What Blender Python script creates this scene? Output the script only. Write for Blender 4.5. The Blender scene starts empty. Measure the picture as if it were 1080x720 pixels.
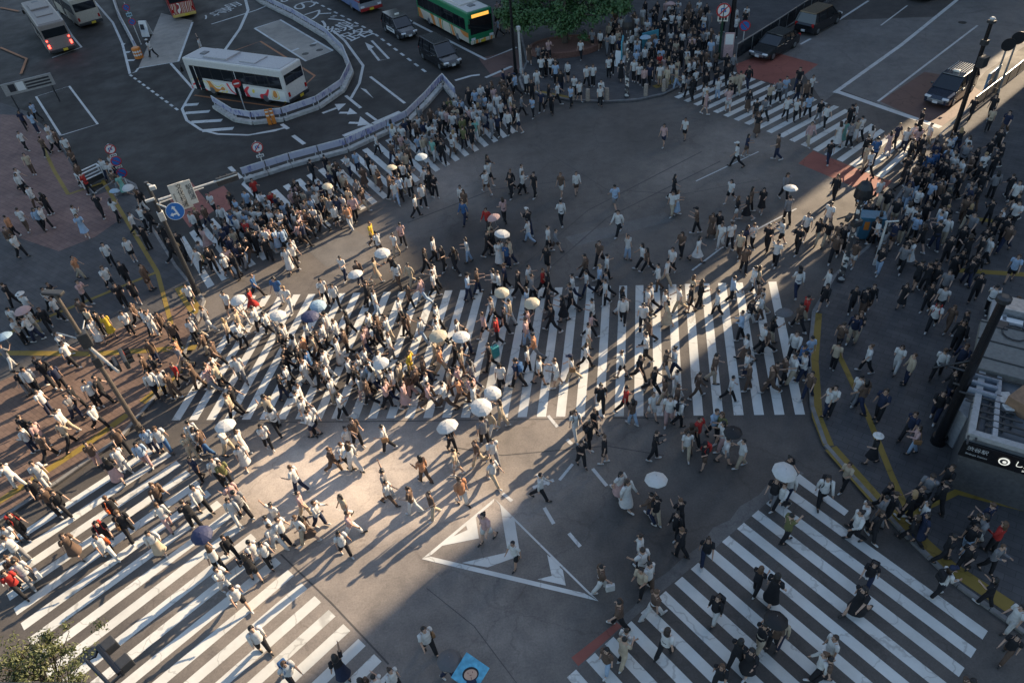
import bpy, bmesh, math, random
from mathutils import Vector, Matrix
R = math.radians
random.seed(7)
SC = bpy.context.scene
COL = SC.collection
# ------------------------------------------------------------------ survey: camera 24 m above the street
F, CX, CY, CAMH = 780.0, 540.0, 360.0, 24.0
_d = Vector((95, 870, 780)).normalized()
ZC = -_d
YC = (Vector((0, 0, 1)) - Vector((0, 0, 1)).dot(ZC) * ZC).normalized()
XC = YC.cross(ZC)
MW = Matrix((XC, YC, ZC))                      # image axes -> world axes
def un(x, y, z=0.0):
    """street point seen at photo position x, y, on the level z"""
    v = MW @ Vector((x - CX, y - CY, F))
    t = (z - CAMH) / v.z
    return Vector((v.x * t, v.y * t, z))
MT = MW.transposed()
def pr(p):
    c = MT @ (Vector(p) - Vector((0, 0, CAMH)))
    return CX + F * c.x / c.z, CY + F * c.y / c.z, c.z
def height_at(base, yt):
    """how tall an upright over base must be to reach the row yt"""
    lo, hi = 0.0, 23.0
    for _ in range(40):
        m = (lo + hi) / 2
        if pr((base.x, base.y, base.z + m))[1] > yt: lo = m
        else: hi = m
    return lo
cam = bpy.data.cameras.new('camera'); cam.sensor_width = 36.0; cam.lens = F / 1080 * 36.0
cam.clip_end = 2000; cam.clip_start = 0.5
cam_obj = bpy.data.objects.new('camera', cam); COL.objects.link(cam_obj)
m3 = Matrix((MW.col[0], -MW.col[1], -MW.col[2])).transposed()
cam_obj.matrix_world = Matrix.Translation((0, 0, CAMH)) @ m3.to_4x4()
SC.camera = cam_obj
# ------------------------------------------------------------------ light
SUN_AZ, SUN_EL = R(38.5), R(22.5)              # azimuth from +X towards +Y
sd = Vector((math.cos(SUN_AZ) * math.cos(SUN_EL), math.sin(SUN_AZ) * math.cos(SUN_EL), math.sin(SUN_EL)))
sl = bpy.data.lights.new('sun', 'SUN'); sl.energy = 5.0; sl.angle = R(0.5); sl.color = (1.0, 0.785, 0.535)
so = bpy.data.objects.new('sun', sl); COL.objects.link(so)
so.rotation_euler = sd.to_track_quat('Z', 'Y').to_euler(); so.location = (60, 60, 80)
w = bpy.data.worlds.new('World'); SC.world = w; w.use_nodes = True
nt = w.node_tree
bg = nt.nodes['Background']
sky = nt.nodes.new('ShaderNodeTexSky'); sky.sky_type = 'NISHITA'; sky.sun_disc = False
sky.sun_elevation = SUN_EL; sky.sun_rotation = R(90) - SUN_AZ; sky.altitude = 30
sky.air_density = 1.2; sky.dust_density = 2.2; sky.ozone_density = 1.5
nt.links.new(sky.outputs[0], bg.inputs[0]); bg.inputs[1].default_value = 0.10
SC.view_settings.view_transform = 'Standard'; SC.view_settings.look = 'None'
SC.view_settings.exposure = 1.45; SC.view_settings.gamma = 1.0; SC.view_settings.use_curve_mapping = False
# ------------------------------------------------------------------ materials
MATS = {}
def mat(name, col, rough=0.7, metal=0.0, noise=0.15, scale=8.0, emit=None, spec=0.4, bump=0.0):
    if name in MATS: return MATS[name]
    col = tuple(c * .82 for c in col)
    m = bpy.data.materials.new(name); m.use_nodes = True
    t = m.node_tree; b = t.nodes['Principled BSDF']
    b.inputs['Roughness'].default_value = rough; b.inputs['Metallic'].default_value = metal
    b.inputs['Specular IOR Level'].default_value = spec
    if noise:
        tc = t.nodes.new('ShaderNodeTexCoord'); n = t.nodes.new('ShaderNodeTexNoise')
        n.inputs['Scale'].default_value = scale; n.inputs['Detail'].default_value = 4
        t.links.new(tc.outputs['Object'], n.inputs['Vector'])
        r = t.nodes.new('ShaderNodeValToRGB')
        r.color_ramp.elements[0].position = .3; r.color_ramp.elements[1].position = .7
        r.color_ramp.elements[0].color = tuple(c * (1 - noise) for c in col) + (1,)
        r.color_ramp.elements[1].color = tuple(min(1, c * (1 + noise)) for c in col) + (1,)
        t.links.new(n.outputs[0], r.inputs[0]); t.links.new(r.outputs[0], b.inputs['Base Color'])
        if bump:
            bp = t.nodes.new('ShaderNodeBump'); bp.inputs['Strength'].default_value = bump; bp.inputs['Distance'].default_value = .02
            t.links.new(n.outputs[0], bp.inputs['Height']); t.links.new(bp.outputs[0], b.inputs['Normal'])
    else:
        b.inputs['Base Color'].default_value = tuple(col) + (1,)
    if emit:
        b.inputs['Emission Color'].default_value = tuple(emit[:3]) + (1,); b.inputs['Emission Strength'].default_value = emit[3]
    MATS[name] = m
    return m
def road_mat(name, base, stain=0.5, tint=(1, 1, 1), cracks=True, ovals=()):
    m = bpy.data.materials.new(name); m.use_nodes = True; MATS[name] = m
    t = m.node_tree; b = t.nodes['Principled BSDF']; L = t.links.new
    b.inputs['Specular IOR Level'].default_value = 0.35
    tc = t.nodes.new('ShaderNodeTexCoord')
    def noise(sc, det=5, rough=.6):
        n = t.nodes.new('ShaderNodeTexNoise'); n.inputs['Scale'].default_value = sc
        n.inputs['Detail'].default_value = det; n.inputs['Roughness'].default_value = rough
        L(tc.outputs['Object'], n.inputs['Vector']); return n
    def ramp(src, p0, c0, p1, c1):
        r = t.nodes.new('ShaderNodeValToRGB'); e = r.color_ramp.elements
        e[0].position, e[1].position = p0, p1; e[0].color = (*c0, 1); e[1].color = (*c1, 1)
        L(src, r.inputs[0]); return r.outputs[0]
    def mul(a, c, f=1.0):
        x = t.nodes.new('ShaderNodeMix'); x.data_type = 'RGBA'; x.blend_type = 'MULTIPLY'
        x.inputs[0].default_value = f; x.clamp_result = False; L(a, x.inputs[6]); L(c, x.inputs[7]); return x.outputs[2]
    lo = tuple(base[i] * tint[i] * (1 - stain * .5) for i in range(3)); hi = tuple(base[i] * tint[i] * (1 + stain * .4) for i in range(3))
    c = ramp(noise(.16, 6).outputs[0], .35, lo, .68, hi)
    c = mul(c, ramp(noise(14, 3, .8).outputs[0], .25, (.72, .72, .72), .75, (1.2, 1.2, 1.2)))
    c = mul(c, ramp(noise(1.3, 6, .7).outputs[0], .3, (.78, .78, .79), .6, (1.06, 1.05, 1.04)))
    for (cx, cy), (rx, ry), ang, k in ovals:      # oval areas of the carriageway, some toned paler and some darker
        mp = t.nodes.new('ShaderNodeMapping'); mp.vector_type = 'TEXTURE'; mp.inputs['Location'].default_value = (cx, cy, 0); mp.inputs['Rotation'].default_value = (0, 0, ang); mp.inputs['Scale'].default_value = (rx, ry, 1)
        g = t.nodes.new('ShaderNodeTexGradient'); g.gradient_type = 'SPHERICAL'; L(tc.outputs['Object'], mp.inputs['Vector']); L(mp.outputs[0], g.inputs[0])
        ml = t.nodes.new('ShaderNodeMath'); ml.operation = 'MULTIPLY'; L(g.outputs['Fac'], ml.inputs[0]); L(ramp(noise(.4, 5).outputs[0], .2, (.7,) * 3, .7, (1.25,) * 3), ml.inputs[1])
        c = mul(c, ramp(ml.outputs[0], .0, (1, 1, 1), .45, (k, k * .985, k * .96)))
    if cracks:
        v = t.nodes.new('ShaderNodeTexVoronoi'); v.feature = 'DISTANCE_TO_EDGE'; v.inputs['Scale'].default_value = .22
        wn = noise(.9, 4); ad = t.nodes.new('ShaderNodeVectorMath'); ad.operation = 'MULTIPLY_ADD'
        ad.inputs[1].default_value = (1.6, 1.6, 0); L(wn.outputs['Color'], ad.inputs[0]); L(tc.outputs['Object'], ad.inputs[2])
        L(ad.outputs[0], v.inputs['Vector'])
        c = mul(c, ramp(v.outputs['Distance'], .004, (.7, .68, .68), .010, (1, 1, 1)), .5)
    L(c, b.inputs['Base Color'])
    rr = ramp(noise(.5, 5).outputs[0], .3, (.62,) * 3, .7, (.9,) * 3); L(rr, b.inputs['Roughness'])
    bp = t.nodes.new('ShaderNodeBump'); bp.inputs['Strength'].default_value = .25; bp.inputs['Distance'].default_value = .01
    L(noise(60, 2).outputs[0], bp.inputs['Height']); L(bp.outputs[0], b.inputs['Normal'])
    return m
def paint_mat(name, col, under=(.07, .068, .066), wear=.5):
    col = tuple(c * .72 for c in col)
    m = bpy.data.materials.new(name); m.use_nodes = True; MATS[name] = m
    t = m.node_tree; b = t.nodes['Principled BSDF']; L = t.links.new
    tc = t.nodes.new('ShaderNodeTexCoord')
    n1 = t.nodes.new('ShaderNodeTexNoise'); n1.inputs['Scale'].default_value = 3.2; n1.inputs['Detail'].default_value = 9; n1.inputs['Roughness'].default_value = .78
    n2 = t.nodes.new('ShaderNodeTexNoise'); n2.inputs['Scale'].default_value = .5; n2.inputs['Detail'].default_value = 4
    L(tc.outputs['Object'], n1.inputs['Vector']); L(tc.outputs['Object'], n2.inputs['Vector'])
    ad = t.nodes.new('ShaderNodeMath'); ad.operation = 'MULTIPLY_ADD'; ad.inputs[1].default_value = .45
    L(n2.outputs[0], ad.inputs[0]); L(n1.outputs[0], ad.inputs[2])
    r = t.nodes.new('ShaderNodeValToRGB'); e = r.color_ramp.elements
    e[0].position = .30 + .12 * wear; e[1].position = .42 + .14 * wear
    e[0].color = (*[u * .55 + c * .45 for u, c in zip(under, col)], 1); e[1].color = (*[c * .93 for c in col], 1)
    e2 = r.color_ramp.elements.new(.8); e2.color = (*col, 1)
    L(ad.outputs[0], r.inputs[0])
    v = t.nodes.new('ShaderNodeTexVoronoi'); v.feature = 'DISTANCE_TO_EDGE'; v.inputs['Scale'].default_value = .45
    wn = t.nodes.new('ShaderNodeTexNoise'); wn.inputs['Scale'].default_value = 1.6; wn.inputs['Detail'].default_value = 5; L(tc.outputs['Object'], wn.inputs['Vector'])
    wa = t.nodes.new('ShaderNodeVectorMath'); wa.operation = 'MULTIPLY_ADD'; wa.inputs[1].default_value = (1.2, 1.2, 0); L(wn.outputs['Color'], wa.inputs[0]); L(tc.outputs['Object'], wa.inputs[2]); L(wa.outputs[0], v.inputs['Vector'])
    cr = t.nodes.new('ShaderNodeValToRGB'); cr.color_ramp.elements[0].position = .006; cr.color_ramp.elements[1].position = .016; cr.color_ramp.elements[0].color = (.72, .71, .70, 1); cr.color_ramp.elements[1].color = (1, 1, 1, 1); L(v.outputs['Distance'], cr.inputs[0])
    n3 = t.nodes.new('ShaderNodeTexNoise'); n3.inputs['Scale'].default_value = .35; n3.inputs['Detail'].default_value = 6; n3.inputs['Roughness'].default_value = .7; L(tc.outputs['Object'], n3.inputs['Vector'])
    tr = t.nodes.new('ShaderNodeValToRGB'); tr.color_ramp.elements[0].position = .3; tr.color_ramp.elements[1].position = .62; tr.color_ramp.elements[0].color = (.80, .78, .76, 1); tr.color_ramp.elements[1].color = (1.04, 1.04, 1.04, 1); L(n3.outputs[0], tr.inputs[0])
    m1 = t.nodes.new('ShaderNodeMix'); m1.data_type = 'RGBA'; m1.blend_type = 'MULTIPLY'; m1.inputs[0].default_value = 1; L(r.outputs[0], m1.inputs[6]); L(cr.outputs[0], m1.inputs[7])
    m2 = t.nodes.new('ShaderNodeMix'); m2.data_type = 'RGBA'; m2.blend_type = 'MULTIPLY'; m2.inputs[0].default_value = 1; L(m1.outputs[2], m2.inputs[6]); L(tr.outputs[0], m2.inputs[7]); L(m2.outputs[2], b.inputs['Base Color'])
    b.inputs['Roughness'].default_value = .65; b.inputs['Specular IOR Level'].default_value = .3
    return m
def paving_mat(name, c1, c2, size=.3, mortar=.012, rot=0.0):
    c1, c2 = tuple(c * .8 for c in c1), tuple(c * .8 for c in c2)
    m = bpy.data.materials.new(name); m.use_nodes = True; MATS[name] = m
    t = m.node_tree; b = t.nodes['Principled BSDF']; L = t.links.new
    tc = t.nodes.new('ShaderNodeTexCoord'); mp = t.nodes.new('ShaderNodeMapping'); mp.inputs['Rotation'].default_value = (0, 0, rot)
    L(tc.outputs['Object'], mp.inputs['Vector'])
    br = t.nodes.new('ShaderNodeTexBrick'); br.inputs['Scale'].default_value = 1.0
    br.inputs['Brick Width'].default_value = size * 2; br.inputs['Row Height'].default_value = size
    br.inputs['Mortar Size'].default_value = mortar
    br.inputs['Color1'].default_value = (*c1, 1); br.inputs['Color2'].default_value = (*c2, 1)
    br.inputs['Mortar'].default_value = (*[x * .55 for x in c1], 1)
    L(mp.outputs[0], br.inputs['Vector'])
    n = t.nodes.new('ShaderNodeTexNoise'); n.inputs['Scale'].default_value = .6; n.inputs['Detail'].default_value = 7; n.inputs['Roughness'].default_value = .7
    L(tc.outputs['Object'], n.inputs['Vector'])
    r = t.nodes.new('ShaderNodeValToRGB'); r.color_ramp.elements[0].position = .3; r.color_ramp.elements[1].position = .7
    r.color_ramp.elements[0].color = (.62, .62, .64, 1); r.color_ramp.elements[1].color = (1.15, 1.13, 1.1, 1)
    L(n.outputs[0], r.inputs[0])
    x = t.nodes.new('ShaderNodeMix'); x.data_type = 'RGBA'; x.blend_type = 'MULTIPLY'; x.inputs[0].default_value = 1
    L(br.outputs['Color'], x.inputs[6]); L(r.outputs[0], x.inputs[7]); L(x.outputs[2], b.inputs['Base Color'])
    b.inputs['Roughness'].default_value = .8; b.inputs['Specular IOR Level'].default_value = .3
    return m
# ------------------------------------------------------------------ object helpers
def link(name, bm, m=None, parent=None, smooth=False, mats=None):
    me = bpy.data.meshes.new(name); bm.to_mesh(me); bm.free()
    for x in (mats or ([m] if m else [])): me.materials.append(x)
    if smooth:
        for p in me.polygons: p.use_smooth = True
    o = bpy.data.objects.new(name, me); COL.objects.link(o)
    if parent: o.parent = parent
    return o
def tag(o, label, cat, group=None):
    o['label'] = label; o['category'] = cat
    if group: o['group'] = group
    return o
def struct(o, kind='structure'):
    o['kind'] = kind; return o
def thing(name, label, cat, loc=(0, 0, 0), rz=0.0, group=None):
    o = bpy.data.objects.new(name, None); COL.objects.link(o); o.empty_display_size = .3
    o.location = loc; o.rotation_euler = (0, 0, rz)
    return tag(o, label, cat, group)
def box(bm, c, s, rz=0.0, bev=0.0, mi=0, rx=0.0, ry=0.0):
    M = Matrix.Translation(c) @ Matrix.Rotation(rz, 4, 'Z') @ Matrix.Rotation(ry, 4, 'Y') @ Matrix.Rotation(rx, 4, 'X') @ Matrix.Diagonal((*s, 1))
    r = bmesh.ops.create_cube(bm, size=1.0, matrix=M)
    fs = list({f for v in r['verts'] for f in v.link_faces})
    for f in fs: f.material_index = mi
    if bev:
        es = list({e for v in r['verts'] for e in v.link_edges})
        rb = bmesh.ops.bevel(bm, geom=es, offset=bev, segments=2, affect='EDGES', profile=.6)
        for f in rb['faces']: f.material_index = mi
def tube(bm, pts, rad, n=8, mi=0, cap=True, flat=1.0, up=None):
    """a swept tube; rad a number or one per point"""
    pts = [Vector(p) for p in pts]
    if not hasattr(rad, '__len__'): rad = [rad] * len(pts)
    rings = []
    for i, p in enumerate(pts):
        a = pts[max(0, i - 1)]; b = pts[min(len(pts) - 1, i + 1)]
        t = (b - a).normalized() if (b - a).length > 1e-9 else Vector((0, 0, 1))
        ref = Vector(up) if up else (Vector((0, 1, 0)) if abs(t.y) < .8 else Vector((1, 0, 0)))
        u = ref.cross(t).normalized(); v = t.cross(u)
        rings.append([bm.verts.new(p + u * math.cos(k * 2 * math.pi / n) * rad[i] + v * math.sin(k * 2 * math.pi / n) * rad[i] * flat) for k in range(n)])
    for A, B in zip(rings, rings[1:]):
        for k in range(n):
            f = bm.faces.new((A[k], A[(k + 1) % n], B[(k + 1) % n], B[k])); f.material_index = mi
    if cap:
        f = bm.faces.new(rings[0][::-1]); f.material_index = mi
        f = bm.faces.new(rings[-1]); f.material_index = mi
def rings(bm, rs, n=10, mi=0, cap0=True, cap1=True):
    """stack of ellipses (cx, cy, z, rx, ry)"""
    R_ = []
    for cx, cy, z, rx, ry in rs:
        R_.append([bm.verts.new((cx + rx * math.cos(k * 2 * math.pi / n), cy + ry * math.sin(k * 2 * math.pi / n), z)) for k in range(n)])
    for A, B in zip(R_, R_[1:]):
        for k in range(n):
            f = bm.faces.new((A[k], A[(k + 1) % n], B[(k + 1) % n], B[k])); f.material_index = mi
    if cap0: bm.faces.new(R_[0][::-1]).material_index = mi
    if cap1: bm.faces.new(R_[-1]).material_index = mi
def ball(bm, c, s, u=8, v=6, mi=0):
    r = bmesh.ops.create_uvsphere(bm, u_segments=u, v_segments=v, radius=1.0, matrix=Matrix.Translation(c) @ Matrix.Diagonal((*s, 1)))
    for f in {f for q in r['verts'] for f in q.link_faces}: f.material_index = mi
    return r['verts']
def fixn(bm): bmesh.ops.recalc_face_normals(bm, faces=bm.faces[:])
def sheet(bm, pts, z, mi=0):
    vs = [bm.verts.new((p[0], p[1], z)) for p in pts]
    f = bm.faces.new(vs); f.material_index = mi
    f.normal_update()
    if f.normal.z < 0: f.normal_flip()
    return f
def slab(bm, pts, z0, z1, bev=.03):
    """raised slab with a rounded kerb"""
    vs = [bm.verts.new((p[0], p[1], z1)) for p in pts]
    f = bm.faces.new(vs); f.normal_update()
    if f.normal.z < 0: f.normal_flip()
    r = bmesh.ops.extrude_face_region(bm, geom=[f])
    low = [v for v in r['geom'] if isinstance(v, bmesh.types.BMVert)]
    for v in low: v.co.z = z0
    fixn(bm)
def text_mesh(body, size, spacing=1.0, depth=0.0, align='CENTER'):
    cu = bpy.data.curves.new('lettering', 'FONT'); cu.body = body; cu.size = size; cu.align_x = align; cu.align_y = 'CENTER'
    cu.space_line = spacing; cu.extrude = depth; cu.resolution_u = 3
    o = bpy.data.objects.new('lettering', cu); COL.objects.link(o)
    bpy.context.view_layer.update()
    me = bpy.data.meshes.new_from_object(o.evaluated_get(bpy.context.evaluated_depsgraph_get()))
    bpy.data.objects.remove(o); bpy.data.curves.remove(cu)
    return me
def place_text(name, body, size, M, m, parent=None, depth=0.002, spacing=1.0):
    me = text_mesh(body, size, spacing, depth); me.materials.clear(); me.materials.append(m)
    o = bpy.data.objects.new(name, me); COL.objects.link(o)
    o.matrix_world = M
    if parent:
        o.parent = parent; o.matrix_parent_inverse = Matrix.Identity(4); o.matrix_basis = M
    return o
# ------------------------------------------------------------------ the ground
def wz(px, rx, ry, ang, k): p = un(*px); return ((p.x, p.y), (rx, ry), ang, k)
TONE_OVALS = [wz((375, 590), 11.5, 7.5, R(-40), 2.7), wz((330, 262), 17, 6, R(39), 2.2), wz((760, 230), 24, 9, R(39), 1.75), wz((620, 150), 18, 10, R(0), 1.6), wz((490, 480), 11, 4.5, R(0), 2.2), wz((820, 600), 14, 9, R(-56), 1.25), wz((150, 620), 14, 9, R(43), 1.3), wz((190, 130), 30, 17, R(117), .5), wz((60, 60), 26, 20, 0, .6), wz((430, 60), 24, 12, R(117), .6)]
asphalt = road_mat('asphalt', (.066, .060, .056), .4, ovals=TONE_OVALS)
asphalt_pale = road_mat('asphalt_pale', (.145, .137, .131), .35)
asphalt_dark = road_mat('asphalt_dark', (.05, .05, .052), .4)
concrete = road_mat('bounce_lit_concrete', (.27, .245, .215), .5, cracks=False)  # pale bay concrete, colour lightened to carry sunlight bounced off windows
white_paint = paint_mat('white_road_paint', (.74, .75, .72), wear=.65)
triangle_paint = paint_mat('triangle_road_paint', (.72, .73, .71), wear=.1)
white_worn = paint_mat('worn_white_road_paint', (.66, .67, .66), wear=.7)
orange_paint = paint_mat('orange_road_paint', (.42, .17, .07), wear=1.0)
yellow_paint = paint_mat('yellow_tactile', (.30, .21, .045), wear=1.1)
red_paint = paint_mat('red_road_paint', (.33, .11, .085), wear=.8)
brown_paint = paint_mat('brown_lane_paint', (.17, .10, .085), wear=.8)
pav_grey = paving_mat('grey_paving', (.105, .103, .105), (.085, .083, .086), .3, .01, R(39))
pav_brown = paving_mat('brown_paving', (.20, .135, .105), (.155, .105, .085), .2, .01, R(39))
pav_pink = paving_mat('pink_paving', (.25, .16, .14), (.21, .135, .12), .3, .012, R(39))
kerb_m = mat('kerb_stone', (.2, .195, .19), .85, scale=3, noise=.25)

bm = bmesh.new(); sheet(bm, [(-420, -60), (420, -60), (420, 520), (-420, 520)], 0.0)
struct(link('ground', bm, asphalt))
def P(pts, z=0): return [un(x, y, z) for x, y in pts]
bm = bmesh.new()
sheet(bm, P([(870, 101), (1012, 1), (1110, -40), (1200, -20), (1095, 40), (1040, 75), (992, 133), (884, 94)]), .003)
sheet(bm, P([(812, 54), (870, 22), (985, 18), (868, 108), (848, 78)]), .0034)
struct(link('road_patch', bm, asphalt_pale))
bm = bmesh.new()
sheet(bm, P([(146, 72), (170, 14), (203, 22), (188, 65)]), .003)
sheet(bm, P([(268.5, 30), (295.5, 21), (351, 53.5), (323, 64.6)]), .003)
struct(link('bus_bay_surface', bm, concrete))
bm = bmesh.new()
sheet(bm, P([(583, 300), (620, 300), (640, 437), (600, 560), (480, 700), (430, 760), (610, 800), (650, 660), (700, 590), (830, 505), (870, 470), (850, 300), (720, 300)]), .0025)
bm.free()

bm = bmesh.new()      # ragged relaid strip along the lower right crossing
sheet(bm, P([(604, 702), (640, 664), (668, 640), (690, 612), (703, 604), (718, 590), (740, 574), (752, 556), (770, 548), (780, 534), (800, 522), (812, 508), (834, 492), (848, 499), (820, 520), (797, 540), (772, 562), (748, 583), (722, 604), (700, 622), (672, 648), (640, 676), (612, 704)]), .0032)
sheet(bm, P([(322, 262), (372, 240), (396, 258), (345, 282)]), .0033); sheet(bm, P([(596, 250), (700, 224), (712, 232), (606, 260)]), .0031)
struct(link('relaid_asphalt', bm, road_mat('relaid_asphalt', (.125, .119, .114), .4)))
bm = bmesh.new(); tz_ = [.0036]      # tar sealed joints and skid marks
for pts, wd in (([(296, 584), (350, 636), (410, 700)], .06), ([(470, 470), (530, 480), (640, 470), (700, 480)], .05), ([(860, 300), (780, 330)], .04), ([(450, 620), (500, 660), (560, 740)], .03), ([(560, 150), (640, 200), (720, 205), (800, 190)], .05), ([(180, 446), (420, 444), (640, 441), (850, 439)], .05),
                ([(430, 235), (520, 200), (600, 190)], .09), ([(560, 300), (640, 230), (760, 170)], .08), ([(540, 290), (620, 222), (740, 160)], .08)):
    q_ = P(pts); d_ = []
    for i_ in range(len(q_) - 1):
        for k_ in range(8): d_.append(q_[i_] + (q_[i_ + 1] - q_[i_]) * k_ / 8)
    d_.append(q_[-1]); tz_[0] += .00003
    for a_, b_ in zip(d_, d_[1:]):
        u_ = (b_ - a_).normalized(); n_ = Vector((-u_.y, u_.x, 0)) * wd / 2; sheet(bm, [a_ + n_, b_ + n_, b_ - n_, a_ - n_], tz_[0])
struct(link('tar_joint', bm, road_mat('tar_joint', (.075, .07, .067), .3, cracks=False)))
def kerbed(name, pts, m, z=.11, extra=()):
    bm = bmesh.new(); slab(bm, P(pts, z), 0, z); o = struct(link(name, bm, m))
    return o
LEFTWALK = [(-260, 150), (-40, 95), (30, 118), (62, 148), (100, 205), (128, 188), (143, 196), (160, 240), (186, 282), (206, 306), (216, 318), (196, 372), (182, 398), (150, 436), (128, 462), (60, 510), (-20, 562), (-120, 620), (-420, 640), (-420, 300)]
kerbed('left_pavement', LEFTWALK, pav_grey)
TOPWALK = [(520, -40), (548, 30), (556, 66), (548, 84), (552, 96), (600, 106), (640, 108), (672, 106), (700, 100), (716, 92), (733, 80), (762, 66), (800, 47), (845, 20), (900, -12), (930, -60), (560, -80)]
kerbed('station_pavement', TOPWALK, pav_grey)
RIGHTWALK = [(1160, 0), (1082, 62), (1030, 106), (1008, 128), (968, 166), (955, 196), (915, 262), (880, 292), (858, 330), (853, 380), (856, 430), (870, 470), (900, 505), (950, 560), (1010, 618), (1080, 668), (1160, 700), (1500, 640), (1500, 60)]
kerbed('right_pavement', RIGHTWALK, pav_grey)
# kerb stones: a pale edge along each pavement
bm = bmesh.new()
for poly in (LEFTWALK[3:17], TOPWALK[1:14], RIGHTWALK[1:17]):
    w_ = P(poly, .0)
    for a, b in zip(w_, w_[1:]):
        d = (b - a); L_ = d.length
        if L_ < .05: continue
        n = max(1, int(L_ / 1.0)); u = d / L_
        for i in range(n):
            c = a + u * (i + .5) * L_ / n
            box(bm, (c.x, c.y, .064), (L_ / n - .015, .17, .118), math.atan2(u.y, u.x), .012)
struct(link('kerb', bm, kerb_m))
bm = bmesh.new()
sheet(bm, P([(-180, 420), (0, 402), (110, 352), (190, 322), (213, 322), (193, 372), (178, 398), (146, 436), (124, 462), (56, 507), (-20, 556), (-200, 600)], .11), .114)
struct(link('brown_paving', bm, pav_brown))
bm = bmesh.new()
sheet(bm, P([(-60, 170), (-20, 120), (28, 122), (60, 150), (96, 208), (118, 200), (132, 228), (100, 250), (62, 265), (0, 244), (-60, 225)], .11), .114)
struct(link('pink_paving', bm, pav_pink))
# yellow tactile paths
def strip(bm, pts, wid, z, px=True):
    q = [Vector((p.x, p.y)) for p in P(pts, z)] if px else [Vector((p[0], p[1])) for p in pts]
    offs = []
    for i, p in enumerate(q):
        a = q[max(0, i - 1)]; b = q[min(len(q) - 1, i + 1)]
        t = (b - a).normalized(); offs.append(Vector((-t.y, t.x)) * wid / 2)
    for i in range(len(q) - 1):
        sheet(bm, [q[i] + offs[i], q[i + 1] + offs[i + 1], q[i + 1] - offs[i + 1], q[i] - offs[i]], z)
bm = bmesh.new(); Z = .120
strip(bm, [(44, 152), (57, 180), (72, 205)], 0.24, Z); strip(bm, [(72, 205), (110, 192)], 0.24, Z + .001); strip(bm, [(108, 190), (166, 287), (186, 362)], 0.24, Z)
strip(bm, [(165, 287), (92, 317), (0, 355), (-60, 372)], 0.24, Z + .001); strip(bm, [(-60, 376), (0, 372), (100, 373), (207, 366)], 0.36, Z + .002)
strip(bm, [(-20, 541), (40, 502), (88, 471), (134, 437)], 0.36, Z); strip(bm, [(150, 424), (170, 408), (190, 390)], 0.43, Z)
strip(bm, [(190, 302), (208, 330)], 0.65, Z)
strip(bm, [(555, 94), (600, 103)], 0.43, Z); strip(bm, [(690, 92), (716, 84)], 0.58, Z); strip(bm, [(640, 6), (650, 18)], 0.43, Z)
strip(bm, [(862, 330), (858, 380), (862, 440), (874, 470)], 0.43, Z); strip(bm, [(884, 372), (916, 440), (940, 500), (960, 545)], 0.24, Z)
strip(bm, [(876, 472), (925, 527)], 0.54, Z); strip(bm, [(936, 538), (1000, 596), (1066, 640)], 0.54, Z)
strip(bm, [(1010, 512), (1090, 532)], 0.86, Z); strip(bm, [(1015, 229), (1062, 235)], 0.36, Z); strip(bm, [(1010, 285), (1090, 290)], 0.36, Z)
strip(bm, [(960, 543), (1012, 517)], 0.24, Z + .001)
struct(link('yellow_tactile_paving', bm, yellow_paint))
bm = bmesh.new(); strip(bm, [(1010, 480), (1090, 501)], .3, .121); strip(bm, [(0, 8), (20, 12)], .3, .121); strip(bm, [(0, 50), (28, 62), (22, 78)], .25, .121)
struct(link('orange_line', bm, orange_paint))

# ---- zebra crossings
def lerp(a, b, t): return a + (b - a) * t
def isect(p, u, q, v):
    d = u.x * v.y - u.y * v.x
    t = ((q.x - p.x) * v.y - (q.y - p.y) * v.x) / d
    return p + u * t
def V2(p): return Vector((p.x, p.y, 0))
zb = bmesh.new()
ZEBRA = {}
# centre crossing
p0, p1 = un(181.0, 443), un(849, 437); q0, q1 = un(260, 312), un(818, 297)
ua = (un(260, 315) - un(180, 443)).normalized(); ub = (un(818, 297) - un(848, 437)).normalized(); ud = (ua + ub).normalized()
N = 33; pitch = (p1 - p0) / (N + .48)
ZEBRA['A'] = []
for i in range(N + 1):
    a = p0 + pitch * i; b = a + pitch * .48
    ta, tb = isect(a, ud, q0, q1 - q0), isect(b, ud, q0, q1 - q0)
    sheet(zb, [a, b, tb, ta], .006)
    ZEBRA['A'].append((lerp(a, b, .5), lerp(ta, tb, .5)))
# lower left crossing
r0, r1 = un(290.2, 587.4), un(394.5, 689.3); pv = (r1 - r0) / 7; ud = Vector((math.cos(R(43.2)), math.sin(R(43.2)), 0))
l0, l1 = un(7, 626), un(50, 715)
ZEBRA['B'] = []
for i in range(-11, 11):
    a = r0 + pv * i; b = a + pv * .47
    ta, tb = isect(a, ud, l0, l1 - l0), isect(b, ud, l0, l1 - l0)
    sheet(zb, [a, b, tb, ta], .006)
    ZEBRA['B'].append((lerp(a, b, .5), lerp(ta, tb, .5)))
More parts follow.
